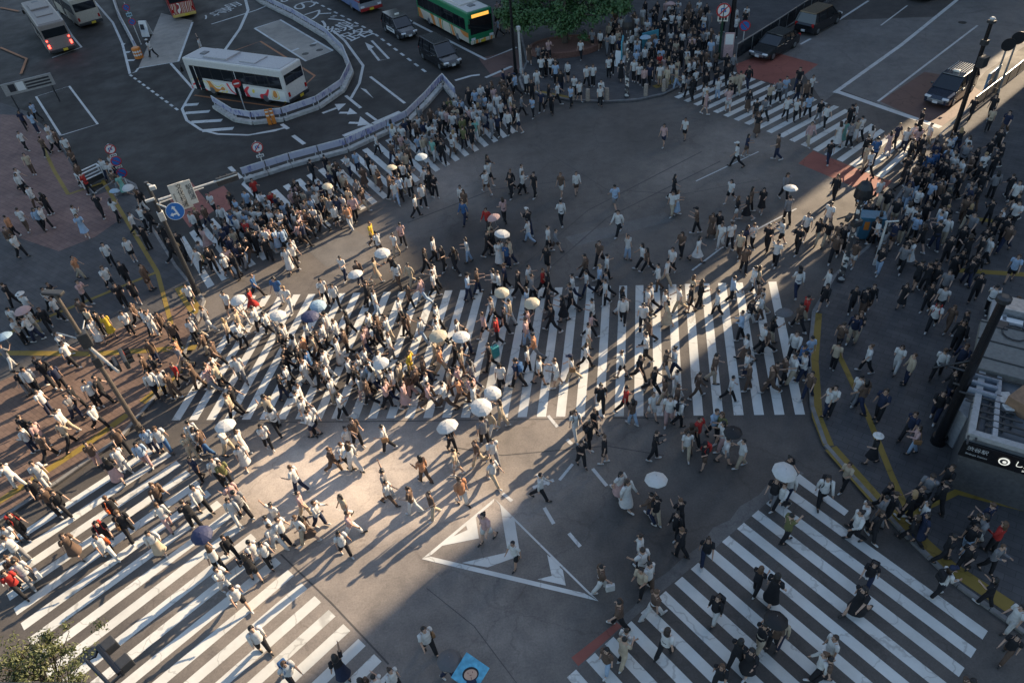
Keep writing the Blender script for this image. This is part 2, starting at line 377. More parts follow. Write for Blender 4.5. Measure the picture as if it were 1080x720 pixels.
# lower right crossing
c0, c1 = un(843.3, 499.7), un(607.5, 705.5); ud = Vector((math.cos(R(-56)), math.sin(R(-56)), 0))
cv = (c1 - c0) / 14; e0, e1 = un(1040.8, 666.7), un(1014.7, 708)
ZEBRA['C'] = []
for i in range(0, 18):
    a = c0 + cv * i; b = a + cv * .47
    if i == 0: ta = un(895, 538.5); tb = isect(b, ud, ta, e1 - e0)
    else: ta, tb = isect(a, ud, e0, e1 - e0), isect(b, ud, e0, e1 - e0)
    sheet(zb, [a, b, tb, ta], .006)
    ZEBRA['C'].append((lerp(a, b, .5), lerp(ta, tb, .5)))
def arc(poly):
    s = [0.0]
    for a, b in zip(poly, poly[1:]): s.append(s[-1] + (b - a).length)
    return s
def along(poly, s, t):
    for i in range(len(s) - 1):
        if t <= s[i + 1] or i == len(s) - 2:
            return lerp(poly[i], poly[i + 1], (t - s[i]) / (s[i + 1] - s[i]))
def fan(lowpx, uppx, n, key, frac=.48):
    lo, up = P(lowpx), P(uppx); s = arc(lo); T = s[-1]; ZEBRA[key] = []
    def upat(t):
        for i in range(len(s) - 1):
            if t <= s[i + 1] or i == len(s) - 2: return lerp(up[i], up[i + 1], (t - s[i]) / (s[i + 1] - s[i]))
    w_ = T / (n - 1 + frac)
    for i in range(n):
        t0, t1 = i * w_, i * w_ + w_ * frac
        a, b, c, d = along(lo, s, t0), along(lo, s, t1), upat(t1), upat(t0)
        sheet(zb, [a, b, c, d], .006); ZEBRA[key].append((lerp(a, b, .5), lerp(d, c, .5)))
fan([(219, 304), (270, 278.5), (430, 196.7), (493, 164), (545, 139)], [(189, 252), (225, 230), (385, 157), (457, 127.5), (511, 102)], 28, 'D')
fan([(711, 102.5), (832, 147.5), (930, 188)], [(773, 75.6), (891, 115), (964, 156)], 19, 'E')
struct(link('zebra_crossing', zb, white_paint))
# ---- lines, arrows, hatching
wb = bmesh.new(); zl = [.005]
def line(pts, wid=.15, bmx=None):
    zl[0] += .00004; strip(bmx or wb, pts, wid, zl[0])
def dashes(pts, wid, n, frac=.5):
    q = P(pts); s = arc(q); T = s[-1]
    for i in range(n):
        a, b = along(q, s, T * i / n), along(q, s, T * (i + frac) / n)
        strip(wb, [a, b], wid, .005, px=False)
def poly(pts, dz=0):
    zl[0] += .00004; sheet(wb, P(pts), zl[0])
line([(262, -25), (259, 0), (261.7, 11), (253, 30.5), (235, 56)], .3); line([(223, 25.7), (270, 11), (282, 6)], .2)
line([(203, 23.6), (188, 65), (146, 72)], .22); line([(180, 67), (204, 94), (192, 115), (197, 127), (212, 137), (230, 141.5), (262, 142.5), (290, 138), (302, 134)], .22)
for q in ([(194, 111), (209, 110)], [(195, 119.5), (221, 117.5)], [(201, 129), (234, 127)], [(214, 138), (246, 135.5)]): line(q, .48)
dashes([(137, 79), (190, 118)], .2, 11, .55)
line([(80, -20), (103, 5.5), (119, 24), (129, 46), (137, 78), (143, 76), (146, 72)], .22)
for q in ([(128, 47), (132, 46.5)], [(131, 55.5), (137, 55)], [(133, 64), (142, 63.5)]): line(q, .4)
line([(64, 143), (38, 102), (73, 91), (103, 131), (64, 143)], .18); line([(55, 61), (86, 50), (76, 38), (60, 12)], .2)
line([(268.5, 30), (295.5, 21), (351, 53.5), (323, 64.6), (268.5, 30)], .2); line([(308, 54), (315, 51)], .3); line([(329, 47), (335, 44)], .3)
dashes([(320, -4), (390, 32), (453, 79)], .22, 19, .5)
line([(424, 16), (432, 22), (512.5, 63), (545, 50)], .28); line([(352, 33), (363.6, 43), (383, 69.4), (379, 88), (370, 104)], .24)
line([(392, 43), (410, 62), (400, 64), (389, 50)], .22); poly([(385, 45), (389, 53.5), (394.5, 49.5)])
line([(340, 119.5), (355, 114)], .3); poly([(353, 110), (365, 109.5), (357, 117)]); line([(358, 119), (372, 119)], .3); poly([(369, 114), (377, 120), (366, 121)])
line([(368, 129.5), (384, 130)], .3); poly([(380, 123), (391, 131.5), (377, 133)]); line([(393.5, 130.5), (422, 118)], .45); line([(362, 143.5), (393, 131.5)], .45)
line([(364.5, 101), (380.5, 114)], .25); line([(386, 119), (397, 127)], .22); line([(390.5, 81), (427, 109)], .22); poly([(380, 93), (386, 94.5), (394, 104)])
line([(270, 141), (303, 134.5)], .2); line([(297, 131), (304, 136)], .3); line([(309, 143), (321, 152)], .3); line([(242, 176), (247, 181)], .3); line([(249, 183), (254.5, 188)], .3)
line([(264.5, 184), (256.5, 194), (270, 207), (280, 216)], .25)
line([(1012, -2), (950, 48), (880, 98)], .3); line([(1031, 27), (926, 107)], .16); line([(881, 96), (992, 134.5)], .45)
line([(916, 1), (885, 21)], .2); line([(855, 41), (844, 47)], .2); line([(957, 6), (929, 27)], .12); line([(975, -6), (966, 0)], .12)
line([(480, 85), (497, 80), (506, 79)], .3); line([(512, 82), (540, 70)], .3)
line([(580, 587), (590, 597)], .14); line([(574, 535), (584, 552)], .14); line([(600, 562), (612, 576)], .14); line([(625, 494), (640, 512)], .14); line([(562, 514), (584, 506)], .14)
line([(590, 506), (604, 489)], .12); line([(566, 500), (579, 511)], .1); line([(578, 438), (588, 450)], .14); line([(530, 520), (540, 528)], .14)
line([(598, 463), (603, 468)], .16); line([(734, 191), (800, 160)], .08); line([(730, 285), (760, 262), (840, 220)], .1)
struct(link('road_markings', wb, white_worn))
tb = bmesh.new(); tz = [.006]
def tp(pts):
    tz[0] += .0005; sheet(tb, P([(420 + x / 4.233, 490 + y / 4.233) for x, y in pts]), tz[0])
tp([(430, 150), (105, 420), (150, 400), (425, 168)]); tp([(105, 420), (895, 608), (830, 572), (140, 408)]); tp([(430, 150), (895, 608), (846, 572), (520, 250), (455, 180)])
tp([(345, 225), (360, 328), (190, 362), (240, 322), (310, 290), (300, 262)]); tp([(455, 180), (520, 250), (545, 405), (490, 395)])
tp([(490, 390), (545, 405), (400, 457), (285, 437)]); tp([(665, 400), (735, 470), (748, 538), (622, 510), (685, 495)])
struct(link('triangle_road_marking', tb, triangle_paint))
ob = bmesh.new(); zl[0] = .005
line([(205, 100.5), (297, 113.5), (332, 80), (274.7, 43.7), (247, 53.5), (258, 60)], .2, ob)
struct(link('bay_outline', ob, orange_paint))
rb = bmesh.new(); zl[0] = .0045
for q in ([(857.5, 159), (842, 172.5), (925, 207.5), (941, 191), (925, 187)], [(776, 68), (812, 54), (863, 68), (848, 79), (817, 89), (778, 78)],
          [(650, 656), (656, 660), (610, 702), (602.5, 693)], [(176, 207), (202, 192), (226, 222), (200, 240)], [(216, 205), (236, 196), (252, 216), (232, 226)]):
    zl[0] += .0001; sheet(rb, P(q), zl[0])
struct(link('red_road_surface', rb, red_paint))
rb = bmesh.new(); sheet(rb, P([(928, 107), (975, 76), (1012, 82), (1040, 100), (992, 134), (975, 128)]), .0046)
sheet(rb, P([(505, 62), (546, 52), (556, 76), (520, 82)]), .0046)
struct(link('bus_lane_surface', rb, brown_paint))
def road_text(body, pts, size, name='road_lettering'):
    for ch, (x, y) in zip(body, pts):
        p = un(x, y); d = un(310, 10) - un(372, 38); rz = math.atan2(d.y, d.x) - math.pi / 2
        o = place_text(name, ch, size, Matrix.Translation((p.x, p.y, .008)) @ Matrix.Rotation(rz, 4, 'Z'), white_worn, depth=0.0)
        struct(o)
road_text('路線バスのみ', [(378, 37), (361, 29.5), (349, 23.5), (335, 15.5), (322, 6), (306, -2)], 3.0)
road_text('バス専用', [(222, 17), (230, 14), (238, 11), (246, 6)], 2.0)
# manhole covers
for i, (x, y) in enumerate([(1015, 24), (330, 48), (337, 53), (322, 57)]):
    p = un(x, y); bm = bmesh.new(); rings(bm, [(p.x, p.y, .001, .33, .33), (p.x, p.y, .007, .33, .33), (p.x, p.y, .0075, .27, .27)], 20)
    struct(link('manhole_cover', bm, mat('cast_iron', (.06, .055, .05), .6, .5)))
# ------------------------------------------------------------------ common paints
M_black = mat('black_paint', (.012, .012, .014), .25, noise=.1, spec=.6)
M_dkgrey = mat('dark_grey_steel', (.05, .052, .056), .45, .3)
M_steel = mat('galvanised_steel', (.36, .37, .38), .4, .7, noise=.2)
M_pale = mat('pale_painted_steel', (.55, .55, .53), .5, noise=.2)
M_white = mat('white_enamel', (.72, .72, .71), .35, noise=.06)
M_glass = mat('dark_window_glass', (.010, .013, .017), .06, noise=0, spec=.8)
M_rubber = mat('tyre_rubber', (.018, .018, .018), .85)
M_rim = mat('wheel_rim', (.4, .41, .42), .3, .8, noise=.05)
M_red = mat('red_enamel', (.45, .025, .025), .4, noise=.08)
M_blue = mat('blue_enamel', (.02, .14, .42), .4, noise=.06)
M_orange = mat('orange_enamel', (.62, .2, .03), .5, noise=.1)
M_yellow = mat('yellow_plate', (.68, .48, .04), .5, noise=.05)
M_green = mat('bus_green', (.02, .20, .09), .35, noise=.05)
M_lens = mat('clear_lamp_lens', (.75, .76, .78), .1, noise=0)
M_redlens = mat('red_lamp_lens', (.4, .01, .01), .2, noise=0)
M_redlit = mat('lit_red_lamp', (.5, .02, .02), .3, noise=0, emit=(1, .06, .04, 3.0))
M_amber = mat('amber_lens', (.6, .25, .02), .3, noise=0)
M_cream = mat('cream_board', (.62, .59, .52), .5, noise=.08)
M_ink = mat('sign_ink', (.02, .022, .03), .6, noise=0)
M_brick = mat('planter_brick', (.2, .1, .075), .85, noise=.3, scale=12)
sv = Vector((math.cos(SUN_AZ), math.sin(SUN_AZ), 0)); sl_ = Vector((-sv.y, sv.x, 0))     # along the sun, and to its left
def off(px): return un(*px).dot(sl_)
L1 = (off((877, 257)) + off((650, 430)) + off((540, 520))) / 3 - .45
L2 = (off((957, 124)) + off((742, 280)) + off((600, 405))) / 3
L3 = (off((323, 240)) + off((150, 318)) + off((38, 378))) / 3
E_l, E_r = un(412, 227).dot(sv), un(553, 438).dot(sv)
TAN = math.tan(SUN_EL)
# ------------------------------------------------------------------ the towers up the street, beyond the frame (their shade is in it)
tower_wall = mat('tower_cladding', (.28, .27, .26), .6, noise=.2, scale=.4)
tower_glass = mat('tower_glass', (.03, .04, .05), .08, noise=0, spec=.8)
def tower(label, corners, h, storeys):
    t = thing('office_tower', label, 'building', (corners[0].x, corners[0].y, 0))
    o3 = Vector((corners[0].x, corners[0].y, 0))
    q = [c - o3 for c in corners]
    bm = bmesh.new(); slab(bm, q, 0, h); link('wall', bm, tower_wall, t)
    n = len(q); bg_ = bmesh.new(); area = sum(q[i].x * q[(i + 1) % n].y - q[(i + 1) % n].x * q[i].y for i in range(n))
    for i in range(n):
        a, b = q[i], q[(i + 1) % n]
        d = b - a; L_ = d.length; u = d / L_; nr = Vector((u.y, -u.x, 0)) * (1 if area > 0 else -1)
        c = (a + b) / 2 + nr * .03
        for s in range(storeys):
            box(bg_, (c.x, c.y, 4.5 + s * (h - 5) / storeys + 1), (L_ - 1.6, .1, (h - 5) / storeys * .55), math.atan2(u.y, u.x))
    link('window', bg_, tower_glass, t)
    bm = bmesh.new(); cc = sum(q, Vector()) / n
    box(bm, (cc.x, cc.y, h - .5), (5, 4, 1.0)); link('roof_unit', bm, M_dkgrey, t)
    return t
def SL(a, l): return sv * a + sl_ * l
T1 = 78.0
tower('grey office tower on the near side of the street beyond the frame', [SL(T1, L1), SL(T1, L1 - 75), SL(T1 + 40, L1 - 75), SL(T1 + 40, L1)], 52, 13)
D2 = 95.0
tower('grey office block with slanted roof edge on the far side of the street', [SL(E_r + D2, L2), SL(E_r + D2 + 45, L2), SL(E_r + D2 + 45, L3), SL(E_l + D2, L3)], D2 * TAN, 10)
T3 = 118.0
tower('tallest grey tower behind the far side of the station plaza', [SL(T3, L3 + .02), SL(T3 + 40, L3 + .02), SL(T3 + 40, L3 + 150), SL(T3, L3 + 150)], 95, 24)
# ------------------------------------------------------------------ wheels and vehicles
def wheel(parent, x, y, r, wd, name='wheel'):
    bm = bmesh.new(); s = 1 if x > 0 else -1
    tube(bm, [(x - s * wd, y, r), (x - s * wd * .9, y, r), (x - s * .02, y, r), (x, y, r)], [r * .9, r, r, r * .9], 20); fixn(bm)
    o = link(name, bm, M_rubber, parent)
    bm = bmesh.new(); tube(bm, [(x - s * .05, y, r), (x + s * .012, y, r)], [r * .62, r * .58], 16)
    for k in range(5):
        a = k * 2 * math.pi / 5
        box(bm, (x + s * .014, y + math.cos(a) * r * .3, r + math.sin(a) * r * .3), (.02, r * .12, r * .4), 0, rx=a - math.pi / 2)
    fixn(bm); link('rim', bm, M_rim, o)
def livery(name, base, spots, sc=.45):
    m = bpy.data.materials.new(name); m.use_nodes = True; t = m.node_tree; b = t.nodes['Principled BSDF']; b.inputs['Roughness'].default_value = .35
    tc = t.nodes.new('ShaderNodeTexCoord'); wv = t.nodes.new('ShaderNodeTexWave'); wv.inputs['Scale'].default_value = sc; wv.inputs['Distortion'].default_value = 9; wv.inputs['Detail'].default_value = 1.2
    t.links.new(tc.outputs['Object'], wv.inputs['Vector']); r = t.nodes.new('ShaderNodeValToRGB'); e = r.color_ramp.elements
    r.color_ramp.interpolation = 'CONSTANT'
    e[0].position = 0; e[0].color = (*spots[0], 1); e[1].position = .06; e[1].color = (*base, 1)
    for p, c in ((.80, spots[1]), (.88, base), (.95, spots[2 % len(spots)])):
        q = e.new(p); q.color = (*c, 1)
    t.links.new(wv.outputs[0], r.inputs[0]); t.links.new(r.outputs[0], b.inputs['Base Color'])
    return m
def bus(label, corner, which, heading, body, skirt, roofc, band=None, L=10.4, W=2.45, H=2.98, plate=M_yellow, lit=False, front_face=None, back_face=None, two_tone=None):
    p = un(*corner); u = Vector((math.cos(heading), math.sin(heading), 0)); rt = Vector((u.y, -u.x, 0))
    c = p - u * (L / 2 if which[0] == 'f' else -L / 2) - rt * (W / 2 if which[1] == 'r' else -W / 2)
    t = thing('city_bus', label, 'bus', (c.x, c.y, 0), heading - math.pi / 2, 'buses in the terminal')
    bm = bmesh.new(); box(bm, (0, 0, (H + .34) / 2), (W, L, H - .34), bev=.13)
    for f in bm.faces: f.smooth = False
    bo = link('body', bm, body, t)
    bm = bmesh.new()
    for s in (-1, 1): box(bm, (s * (W / 2 + .002), 0, .82), (.03, L - .5, .86), bev=.01)
    link('side_panel', bm, skirt, bo)
    bm = bmesh.new(); box(bm, (0, 0, H + .012), (W - .34, L - .5, .05), bev=.02); ro = link('roof', bm, roofc, t)
    bm = bmesh.new(); box(bm, (0, L * .18, H + .10), (1.7, 2.6, .17), bev=.05); box(bm, (0, -L * .14, H + .07), (1.5, 1.7, .1), bev=.03); link('roof_unit', bm, roofc, ro)
    bm = bmesh.new(); box(bm, (0, L * .36, H + .07), (.6, .55, .1), bev=.03); link('vent', bm, mat('vent_grey', (.2, .2, .2)), ro)
    for s in (-1, 1):
        bm = bmesh.new(); box(bm, (s * (W / 2 + .004), -.15, 1.92), (.03, L - 1.0, .98), bev=.012); wi = link('side_window', bm, M_glass, t)
        for k in range(7): bm = bmesh.new(); box(bm, (s * (W / 2 + .012), -L / 2 + 1.6 + k * (L - 2.6) / 6.5, 1.92), (.03, .06, .97)); link('mullion', bm, M_dkgrey, wi)
        if s < 0:                                # doors are on the left side
            for y in (L * .40, -L * .02):
                bm = bmesh.new(); box(bm, (s * (W / 2 + .008), y, 1.38), (.035, 1.05, 2.02), bev=.012); dd = link('door', bm, M_glass, t)
                bm = bmesh.new(); box(bm, (s * (W / 2 + .016), y, 1.38), (.03, .05, 2.0)); link('frame', bm, skirt, dd)
    bm = bmesh.new(); box(bm, (0, L / 2 + .004, 1.78), (W - .24, .04, 1.35), bev=.015); link('windscreen', bm, M_glass, t)
    bm = bmesh.new(); box(bm, (0, L / 2 + .012, 2.62), (1.7, .05, .27), bev=.012); link('destination_board', bm, mat('destination_panel', (.05, .03, .01), .4, emit=(1, .45, .08, .5)), t)
    bm = bmesh.new(); box(bm, (0, -L / 2 - .004, 2.12), (W - .3, .04, .78), bev=.015); link('rear_window', bm, M_glass, t)
    if front_face: bm = bmesh.new(); box(bm, (0, L / 2 + .006, .78), (W - .22, .04, .55), bev=.012); link('front_panel', bm, front_face, t)
    if back_face: bm = bmesh.new(); box(bm, (0, -L / 2 - .006, 1.15), (W - .2, .04, 1.02), bev=.012); link('rear_panel', bm, back_face, t)
    bm = bmesh.new(); box(bm, (0, L / 2 + .03, .47), (W - .06, .14, .3), bev=.05); link('bumper', bm, skirt if not band else band, t)
    bm = bmesh.new(); box(bm, (0, -L / 2 - .03, .47), (W - .06, .14, .28), bev=.05); link('bumper', bm, M_dkgrey if not two_tone else two_tone, t)
    for s in (-1, 1):
        bm = bmesh.new(); box(bm, (s * .92, L / 2 + .05, .74), (.4, .08, .2), bev=.03); link('headlight', bm, M_lens, t)
        bm = bmesh.new(); box(bm, (s * 1.02, -L / 2 - .04, .98), (.18, .07, .34), bev=.02); link('tail_light', bm, M_redlit if lit else M_redlens, t)
        if lit:
            bm = bmesh.new(); box(bm, (s * 1.02, -L / 2 - .04, 1.5), (.14, .07, .14), bev=.02); link('tail_light', bm, M_redlit, t)
        for y in (L / 2 - 2.35, -L / 2 + 2.4): wheel(t, s * (W / 2 + .012), y, .47, .28)
        bm = bmesh.new(); tube(bm, [(s * (W / 2 - .1), L / 2, 2.5), (s * (W / 2 + .12), L / 2 + .3, 2.45), (s * (W / 2 + .12), L / 2 + .32, 2.1)], .025, 6); box(bm, (s * (W / 2 + .12), L / 2 + .33, 2.0), (.2, .09, .4), bev=.03); link('mirror', bm, M_black, t)
    for s in (-1, 1):
        bm = bmesh.new(); box(bm, (0 if s > 0 else .25, s * (L / 2 + .10 if s > 0 else L / 2 + .09), .45), (.44, .03, .22)); link('number_plate', bm, plate, t)
    if band:
        bm = bmesh.new(); box(bm, (0, 0, 1.30), (W + .026, L + .022, .16), bev=.02); link('stripe', bm, band, t)
        bm = bmesh.new(); box(bm, (0, 0, H - .16), (W + .02, L + .02, .12), bev=.02); link('stripe', bm, band, t)
    return t
M_busgrey = mat('bus_grey', (.26, .22, .20), .4, noise=.08); M_buswhite = mat('bus_white', (.62, .60, .57), .4, noise=.08); M_busbeige = mat('bus_beige', (.5, .45, .37), .4, noise=.08)
M_roofgrey = mat('bus_roof', (.42, .41, .42), .5, noise=.12); M_busred = mat('bus_red', (.36, .03, .03), .35, noise=.08); M_bussilver = mat('bus_silver', (.36, .37, .40), .35, .3, noise=.06)
M_flower = livery('flower_livery', (.66, .64, .6), [(.65, .05, .06), (.72, .55, .08), (.6, .25, .06)])
M_wave = livery('wave_livery', (.58, .52, .42), [(.62, .22, .05), (.02, .2, .09), (.62, .22, .05)], .16)
M_poster = livery('poster_livery', (.28, .03, .03), [(.7, .66, .58), (.65, .6, .5), (.5, .35, .2)], .8)
hD = un(204, 98) - un(306, 114); hF = un(432, 15) - un(497, 51)
LANE = math.atan2(-hF.y, -hF.x)
bus('white city bus with flower pattern parked in the orange bay', (307, 113.5), 'rl', math.atan2(hD.y, hD.x), M_buswhite, M_flower, M_roofgrey, L=hD.length)
hA = un(22, 4, 2.98) - un(40, 30, 2.98); bus('grey bus with lit red tail lights beside the left plaza', (55, 61), 'rl', math.atan2(hA.y, hA.x), M_busgrey, M_busgrey, mat('bus_roof_brown', (.24, .205, .19), .5), lit=True)
hB = un(61, 0, 2.98) - un(75, 10.4, 2.98); bus('pale beige bus with a yellow plate seen from behind', (86, 32), 'rl', math.atan2(hB.y, hB.x), M_busbeige, M_busbeige, mat('bus_roof_brown', (0, 0, 0)), band=None, back_face=M_busbeige)
bus('dark red bus with a picture covered back and yellow bumper', (184, 23), 'rl', R(112), M_busred, M_busred, M_busgrey, back_face=M_poster, two_tone=mat('bumper_yellow', (.6, .42, .12), .5))
bus('silver bus with red stripes leaving at the top of the terminal', (381, 17), 'fr', LANE, M_bussilver, mat('bus_blue_silver', (.15, .2, .36), .4), M_roofgrey, band=M_busred)
bus('green and orange bus pulled up at the tree kerb', (497, 51.5), 'fr', LANE, M_green, M_wave, M_buswhite, front_face=M_green, two_tone=M_green)
def loft_car(bm, st, mi=0):
    """st: stations (y, z0, z1, w0, w1): bottom/top height, bottom/top half width"""
    Rg = []
    for y, z0, z1, w0, w1 in st:
        zm = z0 + (z1 - z0) * .55; wm = max(w0, w1) * 1.0
        Rg.append([bm.verts.new(v) for v in ((-w0, y, z0), (w0, y, z0), (wm, y, zm), (w1, y, z1 - .03), (w1 * .8, y, z1), (-w1 * .8, y, z1), (-w1, y, z1 - .03), (-wm, y, zm))])
    for A, B in zip(Rg, Rg[1:]):
        for k in range(8): bm.faces.new((A[k], A[(k + 1) % 8], B[(k + 1) % 8], B[k])).material_index = mi
    bm.faces.new(Rg[0][::-1]).material_index = mi; bm.faces.new(Rg[-1]).material_index = mi
    fixn(bm)
def car(label, cat, c, heading, paint, L=4.6, W=1.76, H=1.6, kind='van', roof=None, lamp=False, panel=None, name='parked_car', rack=False, zoff=0.0):
    t = thing(name, label, cat, (c.x, c.y, zoff), heading - math.pi / 2, 'cars on the roads')
    h, hw = L / 2, W / 2; belt = .92 if kind != 'van' else 1.0
    bm = bmesh.new()
    loft_car(bm, [(-h, .38, belt - .12, hw * .84, hw * .8), (-h + .12, .26, belt, hw * .95, hw * .92), (-h + .7, .22, belt + .03, hw, hw * .97), (0, .2, belt, hw, hw * .97), (h - 1.25, .22, belt - .02, hw, hw * .96), (h - .8, .24, belt - .1, hw * .99, hw * .94), (h - .25, .28, belt - .2, hw * .94, hw * .86), (h, .36, belt - .36, hw * .8, hw * .72)])
    link('body', bm, paint, t, smooth=False)
    rear = -h + (.14 if kind == 'van' else .75); fr = h - (1.05 if kind == 'van' else 1.4)
    bm = bmesh.new(); zr = H - .08
    pts = [(rear, belt - .02, hw * .93), (rear + .28, zr, hw * .76), (fr - .85, zr, hw * .78), (fr, belt - .04, hw * .92)]
    V = []
    for y, z, x in pts: V.append((bm.verts.new((-x, y, z)), bm.verts.new((x, y, z))))
    for (a, b), (c2, d) in zip(V, V[1:]): bm.faces.new((a, b, d, c2))
    bm.faces.new((V[0][0], V[0][1], V[3][1], V[3][0])); bm.faces.new([v[0] for v in V]); bm.faces.new([v[1] for v in V][::-1]); fixn(bm)
    bmesh.ops.bevel(bm, geom=bm.edges[:], offset=.03, segments=2, affect='EDGES')
    wi = link('window', bm, M_glass, t)
    for s in (-1, 1):
        for pts_, r_ in (([(s * (hw * .935), -.25 * L / 4.6, belt - .02), (s * (hw * .77 + .012), -.25 * L / 4.6 + .02, zr)], .04), ([(s * (hw * .935), rear + .75, belt - .02), (s * (hw * .77 + .012), rear + .77, zr)], .04),
                         ([(s * hw * .92, fr + .01, belt - .03), (s * hw * .79, fr - .84, zr + .01)], .045), ([(s * hw * .94, rear, belt), (s * hw * .77, rear + .27, zr)], .06)):
            bm = bmesh.new(); tube(bm, pts_, r_, 6); link('pillar_trim', bm, paint, wi)
    bm = bmesh.new(); ym, yl = (rear + .2 + fr - .78) / 2, (fr - .78) - (rear + .2)
    box(bm, (0, ym, H - .05), (W * .80, yl, .1), bev=.045); ro = link('roof', bm, roof or paint, t)
    if rack:
        bm = bmesh.new()
        for k in range(9): box(bm, ((k - 4) * W * .085, ym - .2, H + .03), (.03, yl * .7, .05))
        link('rack', bm, M_pale, ro)
    if lamp:
        bm = bmesh.new(); box(bm, (0, ym + yl * .28, H + .08), (.42, .16, .16), bev=.05); link('roof_lamp', bm, mat('taxi_lamp', (.75, .74, .68), .4), t)
    if panel:
        for s in (-1, 1):
            bm = bmesh.new(); box(bm, (s * (hw + .004), -.1, .62), (.02, 1.75, .36), bev=.008); link('door_panel', bm, panel, t)
            bm = bmesh.new(); box(bm, (s * (hw + .013), -.1, .64), (.012, 1.1, .1)); link('lettering', bm, M_ink, t)
    for s in (-1, 1):
        bm = bmesh.new(); box(bm, (s * hw * .66, h - .14, belt - .31), (.42, .2, .13), rz=-s * .3, bev=.04); link('headlight', bm, M_lens, t)
        bm = bmesh.new(); box(bm, (s * hw * .82, -h + .09, belt - .1), (.2, .14, .28), bev=.04); link('tail_light', bm, M_redlens, t)
        bm = bmesh.new(); box(bm, (s * (hw + .12), fr - .35, belt + .06), (.2, .1, .14), bev=.04); link('mirror', bm, paint, t)
        bm = bmesh.new(); tube(bm, [(s * (hw - .01), fr - 1.05, belt - .14), (s * (hw + .02), fr - 1.2, belt - .14)], .018, 6); link('door_handle', bm, M_rim, t)
        for y in (h - .92, -h + .85): wheel(t, s * (hw + .01), y, .32, .2)
    bm = bmesh.new(); box(bm, (0, h - .02, .52), (W * .62, .07, .2), bev=.02); link('grille', bm, M_rim, t)
    for y in (h + .02, -h - .015):
        bm = bmesh.new(); box(bm, (0, y, .46), (.34, .03, .17)); link('number_plate', bm, M_white, t)
    return t
M_blk = mat('black_car_paint', (.012, .013, .016), .12, noise=.05, spec=.8); M_navy = mat('midnight_blue_car_paint', (.018, .026, .045), .15, noise=.05, spec=.8)
M_roofgold = mat('bronze_roof', (.20, .15, .10), .25, .5, noise=.1)
ST = math.atan2(sv.y, sv.x)
def mid(a, b): return (un(*a) + un(*b)) / 2
car('black taxi with a white door panel following the bus lane', 'taxi', mid((440, 39), (405.5, 33)), LANE, M_blk, H=1.72, lamp=True, panel=M_white, name='taxi')
car('black people carrier with chrome headlights behind the queue barrier end', 'car', mid((486, 70), (445, 61)), LANE, M_blk, L=4.9, W=1.84, H=1.85, name='people_carrier')
car('midnight blue taxi with roof rack waiting at the stop line', 'taxi', mid((976, 108), (1024, 96)), ST + math.pi, M_navy, H=1.72, lamp=True, rack=True, name='taxi')
car('black saloon standing on the red road surface by the fence', 'car', mid((790, 61), (841, 49)), ST + math.pi, M_blk, L=4.8, W=1.8, H=1.5, kind='saloon')
car('black van with a bronze roof driving away up the street', 'van', mid((841, 36), (883, 22)), ST, M_blk, L=4.8, W=1.8, H=1.8, roof=M_roofgold, name='van')
car('dark car cut off by the upper edge of the street', 'car', un(978, -5), ST + math.pi, M_dkgrey, kind='saloon')
# ------------------------------------------------------------------ crowd barriers of the bus terminal
def banner_mat():
    m = bpy.data.materials.new('lavender_banner'); m.use_nodes = True; t = m.node_tree; b = t.nodes['Principled BSDF']; b.inputs['Roughness'].default_value = .6; L = t.links.new
    tc = t.nodes.new('ShaderNodeTexCoord'); mp = t.nodes.new('ShaderNodeMapping'); mp.inputs['Scale'].default_value = (1, 1, .35); L(tc.outputs['Object'], mp.inputs[0])
    n = t.nodes.new('ShaderNodeTexNoise'); n.inputs['Scale'].default_value = 5.5; n.inputs['Detail'].default_value = 1; L(mp.outputs[0], n.inputs[0])
    n2 = t.nodes.new('ShaderNodeTexNoise'); n2.inputs['Scale'].default_value = .55; n2.inputs['Detail'].default_value = 1; L(tc.outputs['Object'], n2.inputs[0])
    mu = t.nodes.new('ShaderNodeMath'); mu.operation = 'MULTIPLY'; L(n.outputs[0], mu.inputs[0]); L(n2.outputs[0], mu.inputs[1])
    r = t.nodes.new('ShaderNodeValToRGB'); e = r.color_ramp.elements; e[0].position = .28; e[0].color = (.36, .36, .45, 1); e[1].position = .37; e[1].color = (.10, .11, .28, 1); q = e.new(.2); q.color = (.40, .40, .48, 1); q = e.new(.42); q.color = (.34, .34, .43, 1)
    L(mu.outputs[0], r.inputs[0]); L(r.outputs[0], b.inputs['Base Color']); return m
M_banner = banner_mat(); M_conc = mat('barrier_concrete', (.42, .41, .39), .85, noise=.25, scale=3)
def barrier(label, pts, lw=.42):
    q = P(pts); o0 = q[len(q) // 2]; t = thing('road_barrier', label, 'barrier', (o0.x, o0.y, 0))
    base, ban, fr = bmesh.new(), bmesh.new(), bmesh.new(); ink = bmesh.new()
    for a, b in zip(q, q[1:]):
        d = b - a; L_ = d.length; n = max(1, round(L_ / 2.0)); u = d / L_; rz = math.atan2(u.y, u.x)
        for i in range(n):
            c = a + u * (i + .5) * L_ / n - o0; l = L_ / n - .04
            box(base, (c.x, c.y, .13), (l, lw, .26), rz, .03)
            box(ban, (c.x, c.y, .80), (l - .05, .1, .44), rz, .02)
            for s in (-1, 1): tube(fr, [(c.x + u.x * s * l * .4, c.y + u.y * s * l * .4, .3), (c.x + u.x * s * l * .4, c.y + u.y * s * l * .4, 1.04)], .035, 6)
            tube(fr, [(c.x - u.x * l / 2, c.y - u.y * l / 2, 1.03), (c.x + u.x * l / 2, c.y + u.y * l / 2, 1.03)], .04, 6)
    link('base', base, M_conc, t); bo = link('banner', ban, M_banner, t); ink.free(); link('rail', fr, M_pale, t)
    return t
